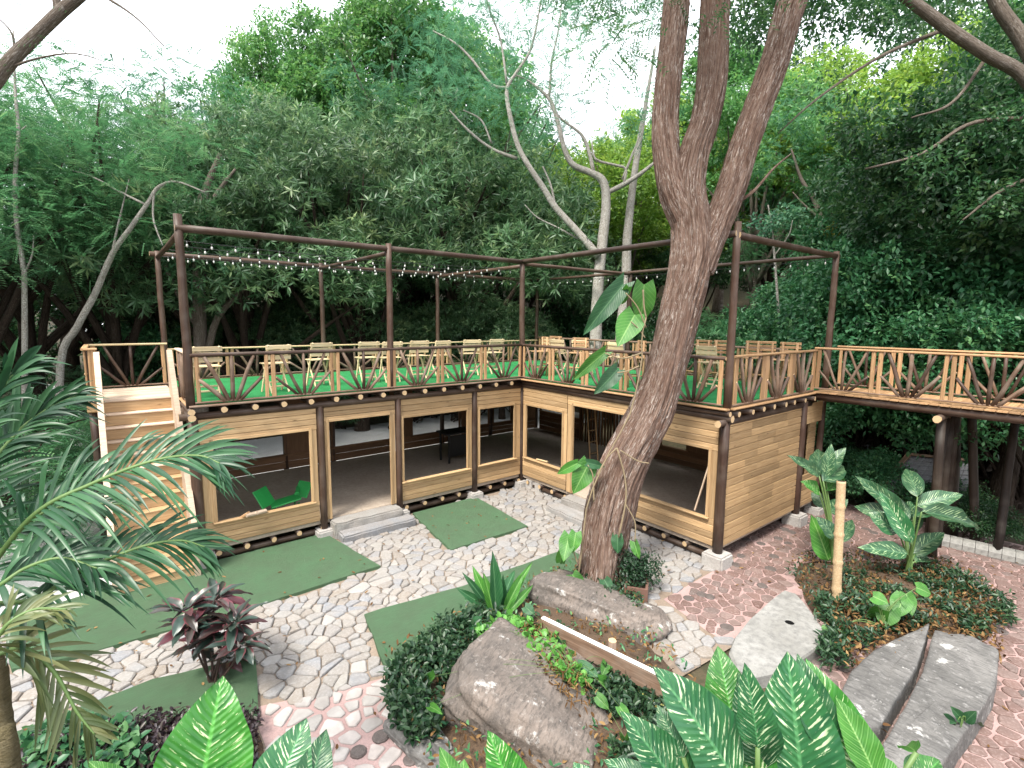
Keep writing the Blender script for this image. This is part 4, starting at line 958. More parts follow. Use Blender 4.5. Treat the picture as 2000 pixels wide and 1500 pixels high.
def cf():
    x = rnd.uniform(1060, 1760); y = rnd.uniform(-620, 90)
    if 1290 < x < 1600 and y > -60 and rnd.random() < .8: return None
    if y > 60-abs(x-1300)*.12 and not 1130 < x < 1290: return None
    return x, y, DT+rnd.uniform(-2.5, 3)
C, Rr = px_puffs(56, cf, .4, .75)
obj('crown', crown_mesh(C, Rr, 42, 'pinnate', 'leaf_shade', .8), big)

# ---- tree hanging in from the right
rt = thing('overhanging_tree', (*ph(2090, 10.6), 0), 'dark tree at the right whose forked limbs hang over the walkway', 'tree')
m = MB()
limb(m, grounded([(2110, 700, 70), (2095, 420, 64), (2075, 260, 56), (2000, 150, 40), (1930, 108, 37), (1850, 55, 34), (1760, -12, 30), (1640, -90, 20)], 9), 9, 40, barkdisp(.1, 3, 1, 2), 14)
limb(m, [(2080, 290, 46), (2030, 150, 42), (1990, 70, 42), (1950, 10, 38), (1925, -60, 34), (1880, -200, 24)], 9.1, 30, barkdisp(.1, 3, 1, 2), 14)
for L in ([(2040, 230, 16), (1900, 240, 12), (1800, 300, 8), (1690, 330, 5)], [(1850, 55, 13), (1720, 110, 9), (1600, 190, 6), (1520, 260, 3)], [(2060, 330, 14), (1960, 370, 10), (1880, 430, 5)], [(1930, 108, 12), (1860, 200, 9), (1780, 230, 4)]): limb(m, L, 9.3, 16)
obj('trunk', m.mesh('trunk', 'bark_grey'), rt)
def cf():
    x = rnd.uniform(1440, 2120); y = rnd.uniform(-320, 470)
    lim = 60+(x-1440)*.72 if x < 1900 else 430
    if y > lim: return None
    if 1500 < x < 1860 and 50 < y < 320 and rnd.random() < .72: return None
    return x, y, rnd.uniform(8.6, 13.5)
C, Rr = px_puffs(92, cf, .42, .85)
C2, R2 = px_puffs(26, lambda: (rnd.uniform(1450, 1800), rnd.uniform(-120, 45), rnd.uniform(9, 13)), .4, .75); C, Rr = np.concatenate([C, C2]), np.concatenate([Rr, R2])
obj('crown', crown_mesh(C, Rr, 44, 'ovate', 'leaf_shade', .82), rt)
dk = thing('dark_tree', (*ph(1885, 15), hgt(*ph(1885, 15))), 'slender black trunked tree standing among the shrubs beyond the walkway', 'tree')
m = MB(); limb(m, grounded([(1880, 690, 34), (1886, 560, 30), (1892, 430, 26), (1900, 300, 20), (1890, 150, 12)], 14), 14, 26, None, 10)
for L in ([(1890, 470, 14), (1960, 420, 9), (2010, 350, 4)], [(1892, 430, 12), (1840, 380, 8), (1790, 340, 4)]): limb(m, L, 14, 12)
obj('trunk', m.mesh('trunk', 'bark_dark'), dk)
C, Rr = px_puffs(40, lambda: (rnd.uniform(1740, 2060), rnd.uniform(180, 470), rnd.uniform(12.5, 15.5)), .5, .9)
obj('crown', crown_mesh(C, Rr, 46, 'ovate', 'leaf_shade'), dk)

# ---- pale forked tree behind the right wing
DC = 17.0
ct = thing('forked_tree', (*ph(1185, 17.6), hgt(*ph(1185, 17.6))), 'pale barked forked tree with thin sparse foliage behind the right deck wing', 'tree')
m = MB()
limb(m, grounded([(1163, 690, 30), (1168, 560, 26), (1176, 480, 25), (1184, 400, 22), (1178, 355, 20), (1155, 338, 16), (1120, 322, 14), (1103, 292, 12), (1086, 225, 10), (1070, 190, 8), (1035, 160, 5), (1005, 145, 3)], DC), DC, 60, barkdisp(.07, 2, 1, 4), 10)
limb(m, grounded([(1210, 690, 26), (1222, 560, 24), (1225, 470, 22), (1234, 380, 18), (1245, 300, 15), (1262, 200, 10), (1280, 90, 5)], DC+.6), DC+.6, 44, barkdisp(.07, 2, 1, 4), 10)
limb(m, [(1168, 500, 20), (1130, 455, 17), (1085, 405, 15), (1060, 365, 14), (1030, 320, 13), (1010, 280, 12), (996, 225, 11), (990, 175, 9), (1010, 140, 7), (1035, 100, 6), (1050, 40, 5), (1060, -30, 3)], DC-.2, 50, barkdisp(.07, 2, 1, 4), 9)
for L in ([(992, 172, 8), (960, 165, 7), (925, 120, 6), (890, 85, 5), (845, 60, 3)], [(990, 165, 6), (978, 80, 5), (960, 30, 4), (945, -20, 3)], [(1010, 310, 9), (960, 290, 7), (915, 255, 6), (878, 215, 3)], [(960, 280, 5), (940, 235, 4), (905, 215, 3)], [(1072, 195, 7), (1078, 120, 5), (1092, 50, 4), (1100, -30, 3)],
          [(1178, 380, 11), (1215, 362, 12), (1250, 340, 10), (1285, 312, 6)], [(1160, 340, 10), (1150, 295, 9), (1135, 262, 7), (1100, 235, 5), (1070, 205, 3)], [(1218, 360, 7), (1222, 330, 7), (1200, 322, 6), (1162, 310, 6), (1156, 275, 3)], [(1215, 350, 5), (1235, 300, 4), (1255, 255, 2)], [(1085, 405, 6), (1075, 360, 5), (1060, 325, 3)], [(1225, 330, 4), (1242, 285, 4), (1262, 215, 3)], [(1135, 470, 5), (1090, 445, 4), (1050, 425, 3), (1025, 400, 2)]): limb(m, L, DC, 12, None, 6)
obj('trunk', m.mesh('trunk', 'bark_pale'), ct)
def cf():
    x = rnd.uniform(840, 1310); y = rnd.uniform(-120, 260)
    if x > 1060 and 60 < y < 250 and rnd.random() < .5: return None
    if x < 960 and y > 200: return None
    return x, y, DC+rnd.uniform(-2.2, 2.2)
C, Rr = px_puffs(92, cf, .5, 1.0)
obj('crown', crown_mesh(C, Rr, 26, 'pinnate', 'leaf_teal', 1.0), ct)

# ---- other trunks one can tell apart
def stem_tree(name, label, L, depth, barkm, extra=(), puffs=None, kind='pinnate', mat='leaf_fine', per=24, loc=None):
    p = pd(L[0][0], L[0][1], depth)
    t = thing(name, (p.x, p.y, hgt(p.x, p.y)), label, 'tree'); m = MB()
    limb(m, grounded(L, depth), depth, 36, barkdisp(.08, 2, 1, 3), 10)
    for e in extra: limb(m, e, depth, 12, None, 7)
    obj('trunk', m.mesh('trunk', barkm), t)
    if puffs is not None: obj('crown', crown_mesh(*puffs, per, kind, mat), t)
    return t
stem_tree('leaning_pale_tree', 'thin white barked tree leaning to the right beyond the gravel yard', [(118, 715, 20), (150, 640, 19), (185, 575, 18), (220, 495, 15), (255, 445, 13), (290, 395, 11), (310, 365, 9), (345, 355, 6), (400, 375, 3)], 12, 'bark_pale',
          ([(218, 500, 7), (228, 450, 6), (240, 400, 4), (252, 350, 2)], [(285, 400, 7), (235, 375, 6), (180, 345, 5), (130, 330, 3)], [(300, 380, 6), (300, 430, 5), (318, 480, 3)]), px_puffs(16, lambda: (rnd.uniform(150, 420), rnd.uniform(250, 350), rnd.uniform(11.5, 13)), .3, .55), per=16)
stem_tree('upright_pale_tree', 'slim upright white barked tree on the left bank', [(48, 580, 15), (45, 520, 14), (32, 430, 13), (30, 340, 12), (36, 260, 10), (30, 180, 8), (26, 60, 4)], 11.5, 'bark_pale', ([(45, 540, 6), (62, 500, 5), (66, 460, 3)], [(33, 262, 5), (52, 245, 3)]), px_puffs(12, lambda: (rnd.uniform(-60, 110), rnd.uniform(110, 300), rnd.uniform(11, 12.5)), .3, .6), per=16)
stem_tree('stout_mango_tree', 'stout grey mango trunk forking into bare limbs behind the left end of the deck', [(392, 700, 34), (390, 620, 32), (388, 540, 30), (392, 450, 30), (396, 400, 30), (402, 370, 20), (430, 300, 10)], 15.6, 'bark_grey',
          ([(388, 640, 20), (365, 600, 18), (335, 550, 14), (318, 500, 12), (300, 450, 8), (285, 420, 4)], [(405, 690, 20), (425, 620, 17), (470, 570, 13), (495, 535, 10), (505, 500, 5)], [(392, 410, 16), (360, 375, 12), (335, 350, 8)], [(398, 420, 18), (430, 370, 12), (460, 330, 6)], [(310, 505, 7), (330, 470, 5), (352, 440, 3)]), px_puffs(44, lambda: (rnd.uniform(300, 620), rnd.uniform(210, 390), rnd.uniform(15.6, 18.5)), .6, .95), 'whorl', 'leaf_mango', 30)
stem_tree('slope_tree', 'bare leaning brown trunk on the slope beyond the right end of the deck', [(1640, 600, 18), (1622, 520, 17), (1605, 440, 15), (1590, 390, 14), (1565, 350, 9), (1545, 290, 4)], 19, 'bark_grey', ([(1605, 430, 8), (1570, 400, 6), (1548, 375, 3)],), px_puffs(14, lambda: (rnd.uniform(1480, 1640), rnd.uniform(190, 330), rnd.uniform(18, 20)), .6, 1), per=30, mat='leaf_teal')
stem_tree('pale_sapling', 'thin pale sapling with a small yellow crown beyond the walkway corner', [(1690, 560, 9), (1684, 480, 8), (1688, 420, 7), (1694, 370, 4)], 17, 'bark_pale', (), px_puffs(7, lambda: (rnd.uniform(1600, 1680), rnd.uniform(440, 490), rnd.uniform(16.5, 17.5)), .3, .5), 'ovate', 'leaf_yellow', 30)
stem_tree('pale_sapling', 'thin pale sapling just behind the right deck corner post', [(1526, 690, 7), (1520, 600, 7), (1514, 520, 6), (1508, 450, 5), (1500, 400, 3)], 15.5, 'bark_pale', ([(1512, 500, 4), (1540, 460, 3), (1548, 430, 2)], [(1510, 480, 3), (1488, 450, 2)]), px_puffs(5, lambda: (rnd.uniform(1480, 1560), rnd.uniform(410, 470), rnd.uniform(15, 16)), .3, .5), 'ovate', 'leaf_teal', 22)
stem_tree('shaded_tree', 'stout brown trunk rising in the dark behind the walkway posts', [(1952, 985, 66), (1968, 900, 62), (1985, 800, 58), (2010, 600, 54), (2060, 300, 44)], 11.6, 'bark_dark')
tl = stem_tree('arching_tree', 'grey limb of a near tree arching across the sky', [(-330, 700, 60), (-260, 480, 56), (-120, 290, 50), (-30, 185, 44), (20, 120, 40), (70, 70, 36), (120, 22, 34), (175, -25, 30), (260, -120, 20)], 6.2, 'bark_grey', ([(115, 30, 26), (108, -10, 22), (95, -70, 14)], [(0, 140, 10), (70, 115, 6), (150, 105, 4), (230, 130, 2)], [(175, -25, 10), (260, 30, 5), (320, 90, 3)], [(30, 100, 8), (20, 60, 5), (-20, 20, 4)]))
def cf():
    x = rnd.choice([rnd.uniform(170, 340), rnd.uniform(-30, 60), rnd.uniform(60, 250)]); y = rnd.uniform(-60, 90) if x < 60 or x > 170 else rnd.uniform(85, 140)
    return x, y, rnd.uniform(5.8, 7)
C, Rr = px_puffs(26, cf, .15, .3); obj('crown', crown_mesh(C, Rr, 5, 'pinnate', 'leaf_shade', .35), tl)

# ---- far forest as one mass, behind the trees one can count
Cf, Rf = [], []
for i in range(520):
    px = rnd.uniform(-300, 2300); D = rnd.uniform(44, 62); x, y = ph(px, D); g = hgt(x, y)
    yt = 330 if px < 480 else (230 if px < 960 else (330 if px < 1300 else 60)); zt = CAM.z+D*.85*(628-yt)/FPX
    Cf.append((x, y, g+rnd.uniform(0, 1)*max(3, zt-g))); Rf.append(rnd.uniform(1.6, 2.8))
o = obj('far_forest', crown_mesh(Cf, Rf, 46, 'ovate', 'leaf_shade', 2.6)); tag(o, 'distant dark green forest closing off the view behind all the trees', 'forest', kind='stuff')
# ================================================================== rocks, beds, plants of the garden
def mound(name, poly, h, mat, z0=-.04, n=26):
    """soil heaped over an outline"""
    P = [Vector((a, b)) for a, b in poly]; c = sum(P, Vector((0, 0)))/len(P); rings = 7
    B = []
    for i in range(len(P)):
        for k_ in range(4): B.append(P[i].lerp(P[(i+1) % len(P)], k_/4))
    m_ = len(B); v, f = [], []
    for j in range(rings):
        s_ = 1-j/rings
        for b in B:
            q = c+(b-c)*s_; hh = h*(1-s_**3)+.09*mnoise.noise(Vector((q.x*1.7, q.y*1.7, 0)))*(1 if j else 0)
            v.append((q.x-c.x, q.y-c.y, z0+max(0, hh) if j else z0))
    v.append((0, 0, z0+h))
    for j in range(rings-1):
        for i in range(m_): f.append((j*m_+i, j*m_+(i+1) % m_, (j+1)*m_+(i+1) % m_, (j+1)*m_+i))
    for i in range(m_): f.append(((rings-1)*m_+i, (rings-1)*m_+(i+1) % m_, rings*m_))
    o = obj(name, mesh_from(name, v, f, mat, True), None, Matrix.Translation((c.x, c.y, 0))); o['kind'] = 'structure'; return o
mound('planting_bed', BED1, .26, 'soil'); mound('planting_bed', BED2, .24, 'soil'); mound('planting_bed', BED3, .18, 'soil')

def rock(name, label, c, size, rotz, mat, seed, amp=.16, boxy=.55, tilt=(0, 0), group=None, sub=26, cat='rock'):
    bm = bmesh.new(); bmesh.ops.create_cube(bm, size=2)
    bmesh.ops.subdivide_edges(bm, edges=bm.edges[:], cuts=sub, use_grid_fill=True); o_ = Vector((seed*7.3, seed*3.1, seed))
    for v in bm.verts:
        s_ = v.co.normalized(); p = s_.lerp(v.co*.82, boxy)
        r = 1+amp*mnoise.noise(p*1.1+o_)*1.4+amp*.5*mnoise.noise(p*2.6+o_)+amp*.2*mnoise.noise(p*7+o_)+amp*.09*mnoise.noise(p*19+o_)
        st_ = mnoise.noise(Vector((p.x*.6, p.y*.6, p.z*4))+o_); r += amp*.18*st_
        p = p*r; v.co = Vector((p.x*size[0], p.y*size[1], p.z*size[2]))
    me = bpy.data.meshes.new(name); bm.to_mesh(me); bm.free(); me.materials.append(M[mat]); me.polygons.foreach_set('use_smooth', [True]*len(me.polygons))
    mw = Matrix.Translation(c) @ Matrix.Rotation(rotz, 4, 'Z') @ Matrix.Rotation(tilt[0], 4, 'X') @ Matrix.Rotation(tilt[1], 4, 'Y')
    return tag(obj(name, me, None, mw), label, cat, group)
rock('boulder', 'brown boulder with a sloping flat face beneath the leaning tree', (-2.85, -5.22, .06), (1.12, .60, .34), math.atan2(-.90, .42), 'rock_brown', 3, .15, .7, (R(-12), R(6)))
rock('boulder', 'big dark brown boulder with pale lichen patches among the vines', (-4.85, -6.12, .04), (1.05, .84, .46), R(-62), 'rock_brown', 8, .20, .55, (R(-8), R(14)))
rock('boulder', 'low grey stone at the edge of the flower bed beside the turf mat', (-6.05, -5.75, .02), (.22, .55, .12), R(10), 'rock_grey', 5, .2)
# flat rocks on the right
def flat_rock(label, poly, h, mat, seed, tilt=0.0):
    P = [Vector((p.x, p.y)) for p in poly]; c = sum(P, Vector((0, 0)))/len(P); B = []
    for i in range(len(P)):
        for k_ in range(8): B.append(P[i].lerp(P[(i+1) % len(P)], k_/8))
    B = [((b-c)*(1+.05*mnoise.noise(Vector((b.x*2.6, b.y*2.6, seed)))+.025*mnoise.noise(Vector((b.x*9, b.y*9, seed))))) for b in B]
    m_ = len(B); v, f = [], []
    prof = ((1.02, -.1), (1.005, h*.6), (.995, h*.9), (.975, h*.985))+tuple((s_, h) for s_ in (.86, .72, .56, .4, .22))
    for j, (s_, z) in enumerate(prof):
        for b in B:
            q = b*s_; w = (q+c); n_ = mnoise.noise(Vector((w.x*1.6, w.y*1.6, seed)))*.05+mnoise.noise(Vector((w.x*7, w.y*7, seed)))*.014
            v.append((q.x, q.y, z+(n_+q.x*tilt if z > 0 else 0)))
    v.append((0, 0, h))
    for j in range(len(prof)-1):
        for i in range(m_): f.append((j*m_+i, j*m_+(i+1) % m_, (j+1)*m_+(i+1) % m_, (j+1)*m_+i))
    for i in range(m_): f.append(((len(prof)-1)*m_+i, (len(prof)-1)*m_+(i+1) % m_, len(prof)*m_))
    return tag(obj('flat_rock', mesh_from('flat_rock', v, f, mat, True), None, Matrix.Translation((c.x, c.y, 0))), label, 'rock', 'flat grey rocks')
Z = .28
flat_rock('weathered flat grey rock left of the crack filled with dead leaves', [pz(a, b, Z) for a, b in ((1632, 1372), (1660, 1312), (1705, 1268), (1815, 1215), (1808, 1250), (1790, 1300), (1752, 1365), (1720, 1412), (1672, 1425))], Z, 'rock_grey', 2)
flat_rock('wider flat grey rock right of the leaf filled crack by the pink path', [pz(a, b, Z) for a, b in ((1826, 1222), (1900, 1240), (1952, 1268), (1945, 1340), (1912, 1392), (1868, 1452), (1835, 1500), (1700, 1500), (1722, 1452), (1768, 1380), (1802, 1310))], Z, 'rock_grey', 4)
t = thing('concrete_slab', pz(1515, 1240), 'pale concrete slab with a round drain hole next to the pink path', 'slab')
zs = .16; poly = [pz(a, b, zs) for a, b in ((1420, 1262), (1462, 1210), (1530, 1150), (1560, 1160), (1608, 1228), (1600, 1262), (1545, 1300), (1490, 1322), (1440, 1312))]
hole = pz(1542, 1216, zs); P = [Vector((p.x, p.y)) for p in poly]; c = Vector((hole.x, hole.y)); nb = 40
def edge_at(a):
    d = Vector((math.cos(a), math.sin(a))); best = 0
    for i in range(len(P)):
        A, B = P[i]-c, P[(i+1) % len(P)]-c; e = B-A; den = d.x*e.y-d.y*e.x
        if abs(den) < 1e-9: continue
        tt = (A.x*e.y-A.y*e.x)/den; uu = (A.x*d.y-A.y*d.x)/den
        if 0 <= uu <= 1 and tt > 0: best = max(best, tt)
    return best
v, f = [], []
prof = [(-1, -.05), (-1, zs*.8), (-.97, zs), (-.6, zs), (-.3, zs), (.085, zs+.012), (.07, zs+.012), (.058, zs-.0), (.055, zs-.14), (.001, zs-.14)]
for s_, z in prof:
    for i in range(nb):
        a = 2*math.pi*i/nb; r_ = edge_at(a)*-s_ if s_ < 0 else s_; v.append((math.cos(a)*r_, math.sin(a)*r_, z+.012*mnoise.noise(Vector((math.cos(a)*r_*2, math.sin(a)*r_*2, 0)))*(s_ < 0)))
for j in range(len(prof)-1):
    for i in range(nb): f.append((j*nb+i, j*nb+(i+1) % nb, (j+1)*nb+(i+1) % nb, (j+1)*nb+i))
fm = [1 if q[0]//nb >= 7 else 0 for q in f]
obj('slab', mesh_from('slab', v, f, ['slab_concrete', 'black'], False, fm), t, Matrix.Translation((c.x, c.y, 0)))

# retaining board with stakes
t = thing('retaining_board', (-3.4, -6.0, .2), 'plank on edge with a white painted top held by log stakes before the boulder', 'board')
a = pz(1060, 1205, .56); b = pz(1292, 1318, .56); e = (b-a).normalized(); b = b+e*1.0
dn = Vector((0, 0, -1)); sd_ = e.cross(dn).normalized()
plank('board', a+dn*.14, b+dn*.14, .05, .24, 'wood_branch', t); plank('top_strip', a+dn*.008, b+dn*.008, .058, .022, 'white_edge', t)
c_ = a+e*.78+dn*.34; plank('yellow_batten', c_-sd_*.02, c_+e*1.5-sd_*.02+dn*.03, .03, .07, 'yellow_strip', t); plank('white_batten', c_+dn*.09-sd_*.05, c_+e*1.5+dn*.12-sd_*.05, .03, .03, 'white_edge', t)
for u in (.95, 2.35):
    q = a+e*u; off = sd_ if (q+sd_-CAM).length > (q-CAM).length else -sd_
    q = q+off*.12; log('stake', (q.x, q.y, 0), (q.x, q.y, .60), .05, .05, 'wood_branch', 'log_end', t, 10, 2)
# bamboo post in the bed
p = pz(1633, 1176, .15); q = pd(1643, 940, (p-CAM).dot(_f)-.05)
t = thing('bamboo_post', p, 'thick cut bamboo post standing upright in the flower bed', 'post')
m = MB(); n_ = 48; path = [p.lerp(q, i/n_)-p for i in range(n_+1)]; L = (q-p).length
m.tube([Vector((0, 0, -.3))]+path, [.062]+[.062*(1+.22*math.exp(-((i/n_*L) % .42-.2)**2/.0004)) for i in range(n_+1)], 14)
e_ = (q-p).normalized(); m.tube([path[-1]+e_*.001, path[-1]-e_*.12], [.05, .05], 12, None, 1)
obj('cane', m.mesh('cane', ['bamboo_tan', 'black']), t, Matrix.Translation(p))
# planter by the tree
p = pz(1240, 1168, 0); t = thing('planter_box', p, 'low brown planter box with a small green shrub beside the tree foot', 'planter')
mw = Matrix.Translation(p+Vector((.1, .05, .13))) @ Matrix.Rotation(R(35), 4, 'Z')
m = MB()
for cx, cy, dx, dy in ((0, -.16, .62, .04), (0, .16, .62, .04), (-.29, 0, .04, .28), (.29, 0, .04, .28)): m.box((cx, cy, 0), (dx, dy, .28))
m.box((0, 0, -.03), (.54, .28, .18)); obj('box', m.mesh('box', 'terracotta', False), t, mw)
C = [tuple(p+Vector((.1+rnd.uniform(-.3, .3), .1+rnd.uniform(-.2, .2), rnd.uniform(.3, .62)))) for _ in range(14)]
obj('shrub', crown_mesh(C, [.13]*14, 26, 'ovate', 'leaf_cover', .42), t)

# kerb stones and ramp beyond the walkway
for i in range(7):
    a = pz(1832, 1052, .1).lerp(pz(2010, 1092, .1), i/7); b = pz(1832, 1052, .1).lerp(pz(2010, 1092, .1), (i+1)/7); d = (b-a)*.02
    o = plank('kerb_stone', (a+d)+Vector((0, 0, -.03)), (b-d)+Vector((0, 0, -.03)), .3, .26, 'slab_concrete'); tag(o, 'grey kerb stone in the row along the pink path below the walkway', 'kerb stone', 'kerb stones below the walkway')
rp = thing('lattice_ramp', pz(1780, 950, 0), 'sloping grey slate roof of a low shed beyond the flower bed', 'shed')
A, B, C_, D_ = pz(1715, 962, .55), pz(1775, 892, 1.35), pz(1905, 905, 1.35), pz(1880, 985, .55)
nr_ = 9
for i in range(nr_):
    for j in range(8):
        q = [A.lerp(B, (i+.02)/nr_).lerp(D_.lerp(C_, (i+.02)/nr_), (j+.03)/8), A.lerp(B, (i+.02)/nr_).lerp(D_.lerp(C_, (i+.02)/nr_), (j+.97)/8), A.lerp(B, (i+1.15)/nr_).lerp(D_.lerp(C_, (i+1.15)/nr_), (j+.97)/8), A.lerp(B, (i+1.15)/nr_).lerp(D_.lerp(C_, (i+1.15)/nr_), (j+.03)/8)]
        c = sum(q, Vector())/4; v = [w-c+Vector((0, 0, .03 if k_ < 2 else 0)) for k_, w in enumerate(q)]; v += [w-Vector((0, 0, .02)) for w in v]
        obj('tile', mesh_from('tile', v, [(0, 1, 2, 3), (4, 7, 6, 5), (0, 4, 5, 1), (1, 5, 6, 2), (2, 6, 7, 3), (3, 7, 4, 0)], 'slate'), rp, Matrix.Translation(c))
up3 = Vector((0, 0, .06)); plank('verge_board', A+up3, B+up3, .12, .04, 'wood_branch', rp); plank('ridge_board', B+up3, C_+up3, .12, .04, 'wood_branch', rp)
for w in (A, B, C_, D_): log('post', (w.x, w.y, -.05), (w.x, w.y, w.z-.04), .05, None, 'wood_dark', 'log_end', rp)
hd = thing('handrail', pz(1650, 960, 0), 'dark iron handrail beside the path under the walkway', 'handrail')
a, b = pd(1640, 885, 13.2), pd(1698, 868, 14.2); log('rail', a, b, .022, None, 'slate', 'slate', hd, 8, 2)
for u in (.05, .5, .95): w = a.lerp(b, u); log('baluster', (w.x, w.y, hgt(w.x, w.y)-.05), w, .016, None, 'slate', 'slate', hd, 6, 1)

# ---- leaf shapes
def leaf_shape(kind, nl=12, nc=6, curl=.16, arch=.22, wave=.02):
    key = ('leaf', kind, curl, arch)
    if key in _cache: return _cache[key]
    v, uv, f = [], [], []
    for i in range(nl+1):
        t = i/nl
        if kind == 'ovate': w = .5*(math.sin(math.pi*min(1, t**.78*.995+.003)))**.80*(1-.22*t)
        elif kind == 'heart': w = .5*max(0.0, math.sin(math.pi*(.18+.82*t)))**.8*(1.15-.35*t) if t < 1 else 0.0
        else: w = .5*math.sin(math.pi*min(1, .04+.96*t**.85))**.9
        w = max(w, .004)
        z0 = -arch*t*t+arch*.35*t
        for j in range(nc+1):
            s_ = j/nc*2-1; lobe = -.14*abs(s_)*(1-t)**6 if kind == 'heart' else 0
            z = z0+abs(s_)*curl*w*2*.5+wave*math.sin(t*17+s_*2)*abs(s_)**2
            v.append((s_*w, t+lobe, z)); uv.append((.5+s_*.5*min(1, .35+w*1.4), t))
    for i in range(nl):
        for j in range(nc): a = i*(nc+1)+j; f.append((a, a+1, a+nc+2, a+nc+1))
    _cache[key] = (v, f, uv); return _cache[key]
def leaf_mesh(kind, mat, curl=.16, arch=.22):
    key = ('lm', kind, mat, curl, arch)
    if key not in _cache:
        v, f, uv = leaf_shape(kind, curl=curl, arch=arch)
        _cache[key] = mesh_from('leaf', v, f, mat, True, None, [rnd.random()]*len(f), uv)
    return _cache[key]
def leaf_at(base, tip, width, kind, mat, parent, normal, curl=.16, arch=.22, name='leaf'):
    base, tip = Vector(base), Vector(tip); y = tip-base; L = y.length; y /= L; nrm = Vector(normal); x = y.cross(nrm).normalized(); z = x.cross(y)
    mw = Matrix(((x.x*width, y.x*L, z.x*L, base.x), (x.y*width, y.y*L, z.y*L, base.y), (x.z*width, y.z*L, z.z*L, base.z), (0, 0, 0, 1)))
    return obj(name, leaf_mesh(kind, mat, curl, arch), parent, mw)
def stalk(parent, pts, r0, r1, mat='stem_green', name='stem'):
    P = curve(pts, 10); return obj(name, MB().tube([p-P[0] for p in P], lerp_list([r0, r1], 10), 7).mesh(name, mat), parent, Matrix.Translation(P[0]))
back = -_f
def px_plant(name, label, cat, base, specs, depth, kind, mats, group=None, up=.5, stem=.011, arch=.22, jit=.06, smat='stem_green', zp=None):
    """leaves given as base pixel, tip pixel, width pixels, depth offset at base and tip"""
    t = thing(name, base, label, cat, group); base = Vector(base)
    for i, s_ in enumerate(specs):
        bx, by, tx, ty, w = s_[:5]; mt = s_[5] if len(s_) > 5 and s_[5] else mats[i % len(mats)]
        d0 = (depth if zp is None else (pz(bx, by, zp)-CAM).dot(_f))+rnd.uniform(-jit, jit); d1 = d0+(s_[6] if len(s_) > 6 else rnd.uniform(-.05, .12)*depth/1.5)
        b, tp = pd(bx, by, d0), pd(tx, ty, d1)
        nrm = (CAM-b).normalized()+Vector((0, 0, up))+Vector((rnd.uniform(-.25, .25), rnd.uniform(-.25, .25), 0))
        leaf_at(b, tp, w*(1.12 if kind == 'ovate' else 1)*d0/FPX, kind, mt, t, nrm, arch=arch*rnd.uniform(.6, 1.3), curl=.16)
        stalk(t, [base+Vector((rnd.uniform(-.04, .04), rnd.uniform(-.04, .04), -.05)), base.lerp(b, .5)+Vector((0, 0, .08)), b], stem, stem*.6, smat, 'stem')
    return t
def gbase(px, depth, py=1500): p = pd(px, py, depth); return (p.x, p.y, hgt(p.x, p.y))
D1 = 'dieff_bright'; D2 = 'dieff_dark'; D3 = 'dieff_far'
px_plant('dumb_cane', 'large cream veined dumb cane with a clump of broad leaves before the flat rocks', 'plant', gbase(1500, 1.55, 1640),
         [(1570, 1560, 1540, 1285, 150, D2), (1440, 1530, 1298, 1308, 135, D2), (1500, 1580, 1345, 1372, 150, D1), (1432, 1420, 1404, 1264, 84, D1), (1350, 1580, 1235, 1398, 105, D2), (1690, 1540, 1585, 1292, 100, D1), (1712, 1520, 1640, 1365, 66, 'vein_bright'), (1335, 1480, 1284, 1378, 52, D2), (1490, 1500, 1452, 1330, 90, D2),
          (1740, 1560, 1655, 1458, 100, 'vein_bright'), (1780, 1540, 1842, 1478, 70, D1), (1480, 1460, 1462, 1310, 70, D2), (1620, 1470, 1562, 1280, 70, D2), (1300, 1560, 1180, 1478, 60, D2), (1790, 1470, 1760, 1445, 40, 'vein_bright')], 1.5, 'ovate', [D1, D2], 'dumb canes in the garden')
px_plant('dumb_cane', 'dumb cane with one broad upright cream flecked leaf below the red leaved shrub', 'plant', gbase(480, 1.55, 1640), [(385, 1590, 428, 1333, 172, D1), (520, 1600, 592, 1408, 118, D2), (590, 1580, 638, 1426, 74, D2), (420, 1560, 300, 1490, 60, D1), (250, 1560, 175, 1486, 50, 'vein_bright')], 1.5, 'ovate', [D1, D2], 'dumb canes in the garden')
px_plant('dumb_cane', 'single dumb cane leaf tip rising in front of the big boulder', 'plant', gbase(990, 1.6, 1640), [(1010, 1580, 962, 1440, 84, D1), (900, 1560, 862, 1462, 44, 'vein_bright'), (900, 1570, 905, 1480, 44, 'vein_bright'), (1170, 1570, 1120, 1486, 54, D2)], 1.6, 'ovate', [D1], 'dumb canes in the garden')
b = pz(1632, 1100, .2); dp = (b-CAM).dot(_f)
px_plant('dumb_cane', 'tall dumb cane with a leafy head next to the bamboo post', 'plant', b, [(1600, 930, 1598, 870, 34, D3), (1605, 930, 1650, 872, 32, D3), (1600, 930, 1545, 888, 24, D3), (1608, 940, 1654, 905, 36, D3), (1612, 960, 1648, 925, 32, D1), (1600, 960, 1570, 940, 26, D1), (1615, 990, 1585, 960, 30, D3), (1620, 1000, 1655, 975, 30, D3), (1618, 1095, 1588, 1008, 44, 'vein_bright'), (1630, 1050, 1600, 1010, 30, D3), (1640, 1060, 1668, 1010, 26, D3), (1612, 935, 1625, 868, 26, D3)], dp, 'ovate', [D3], 'dumb canes in the garden', stem=.02, jit=.2)
b = pz(1775, 1115, .22); dp = (b-CAM).dot(_f)
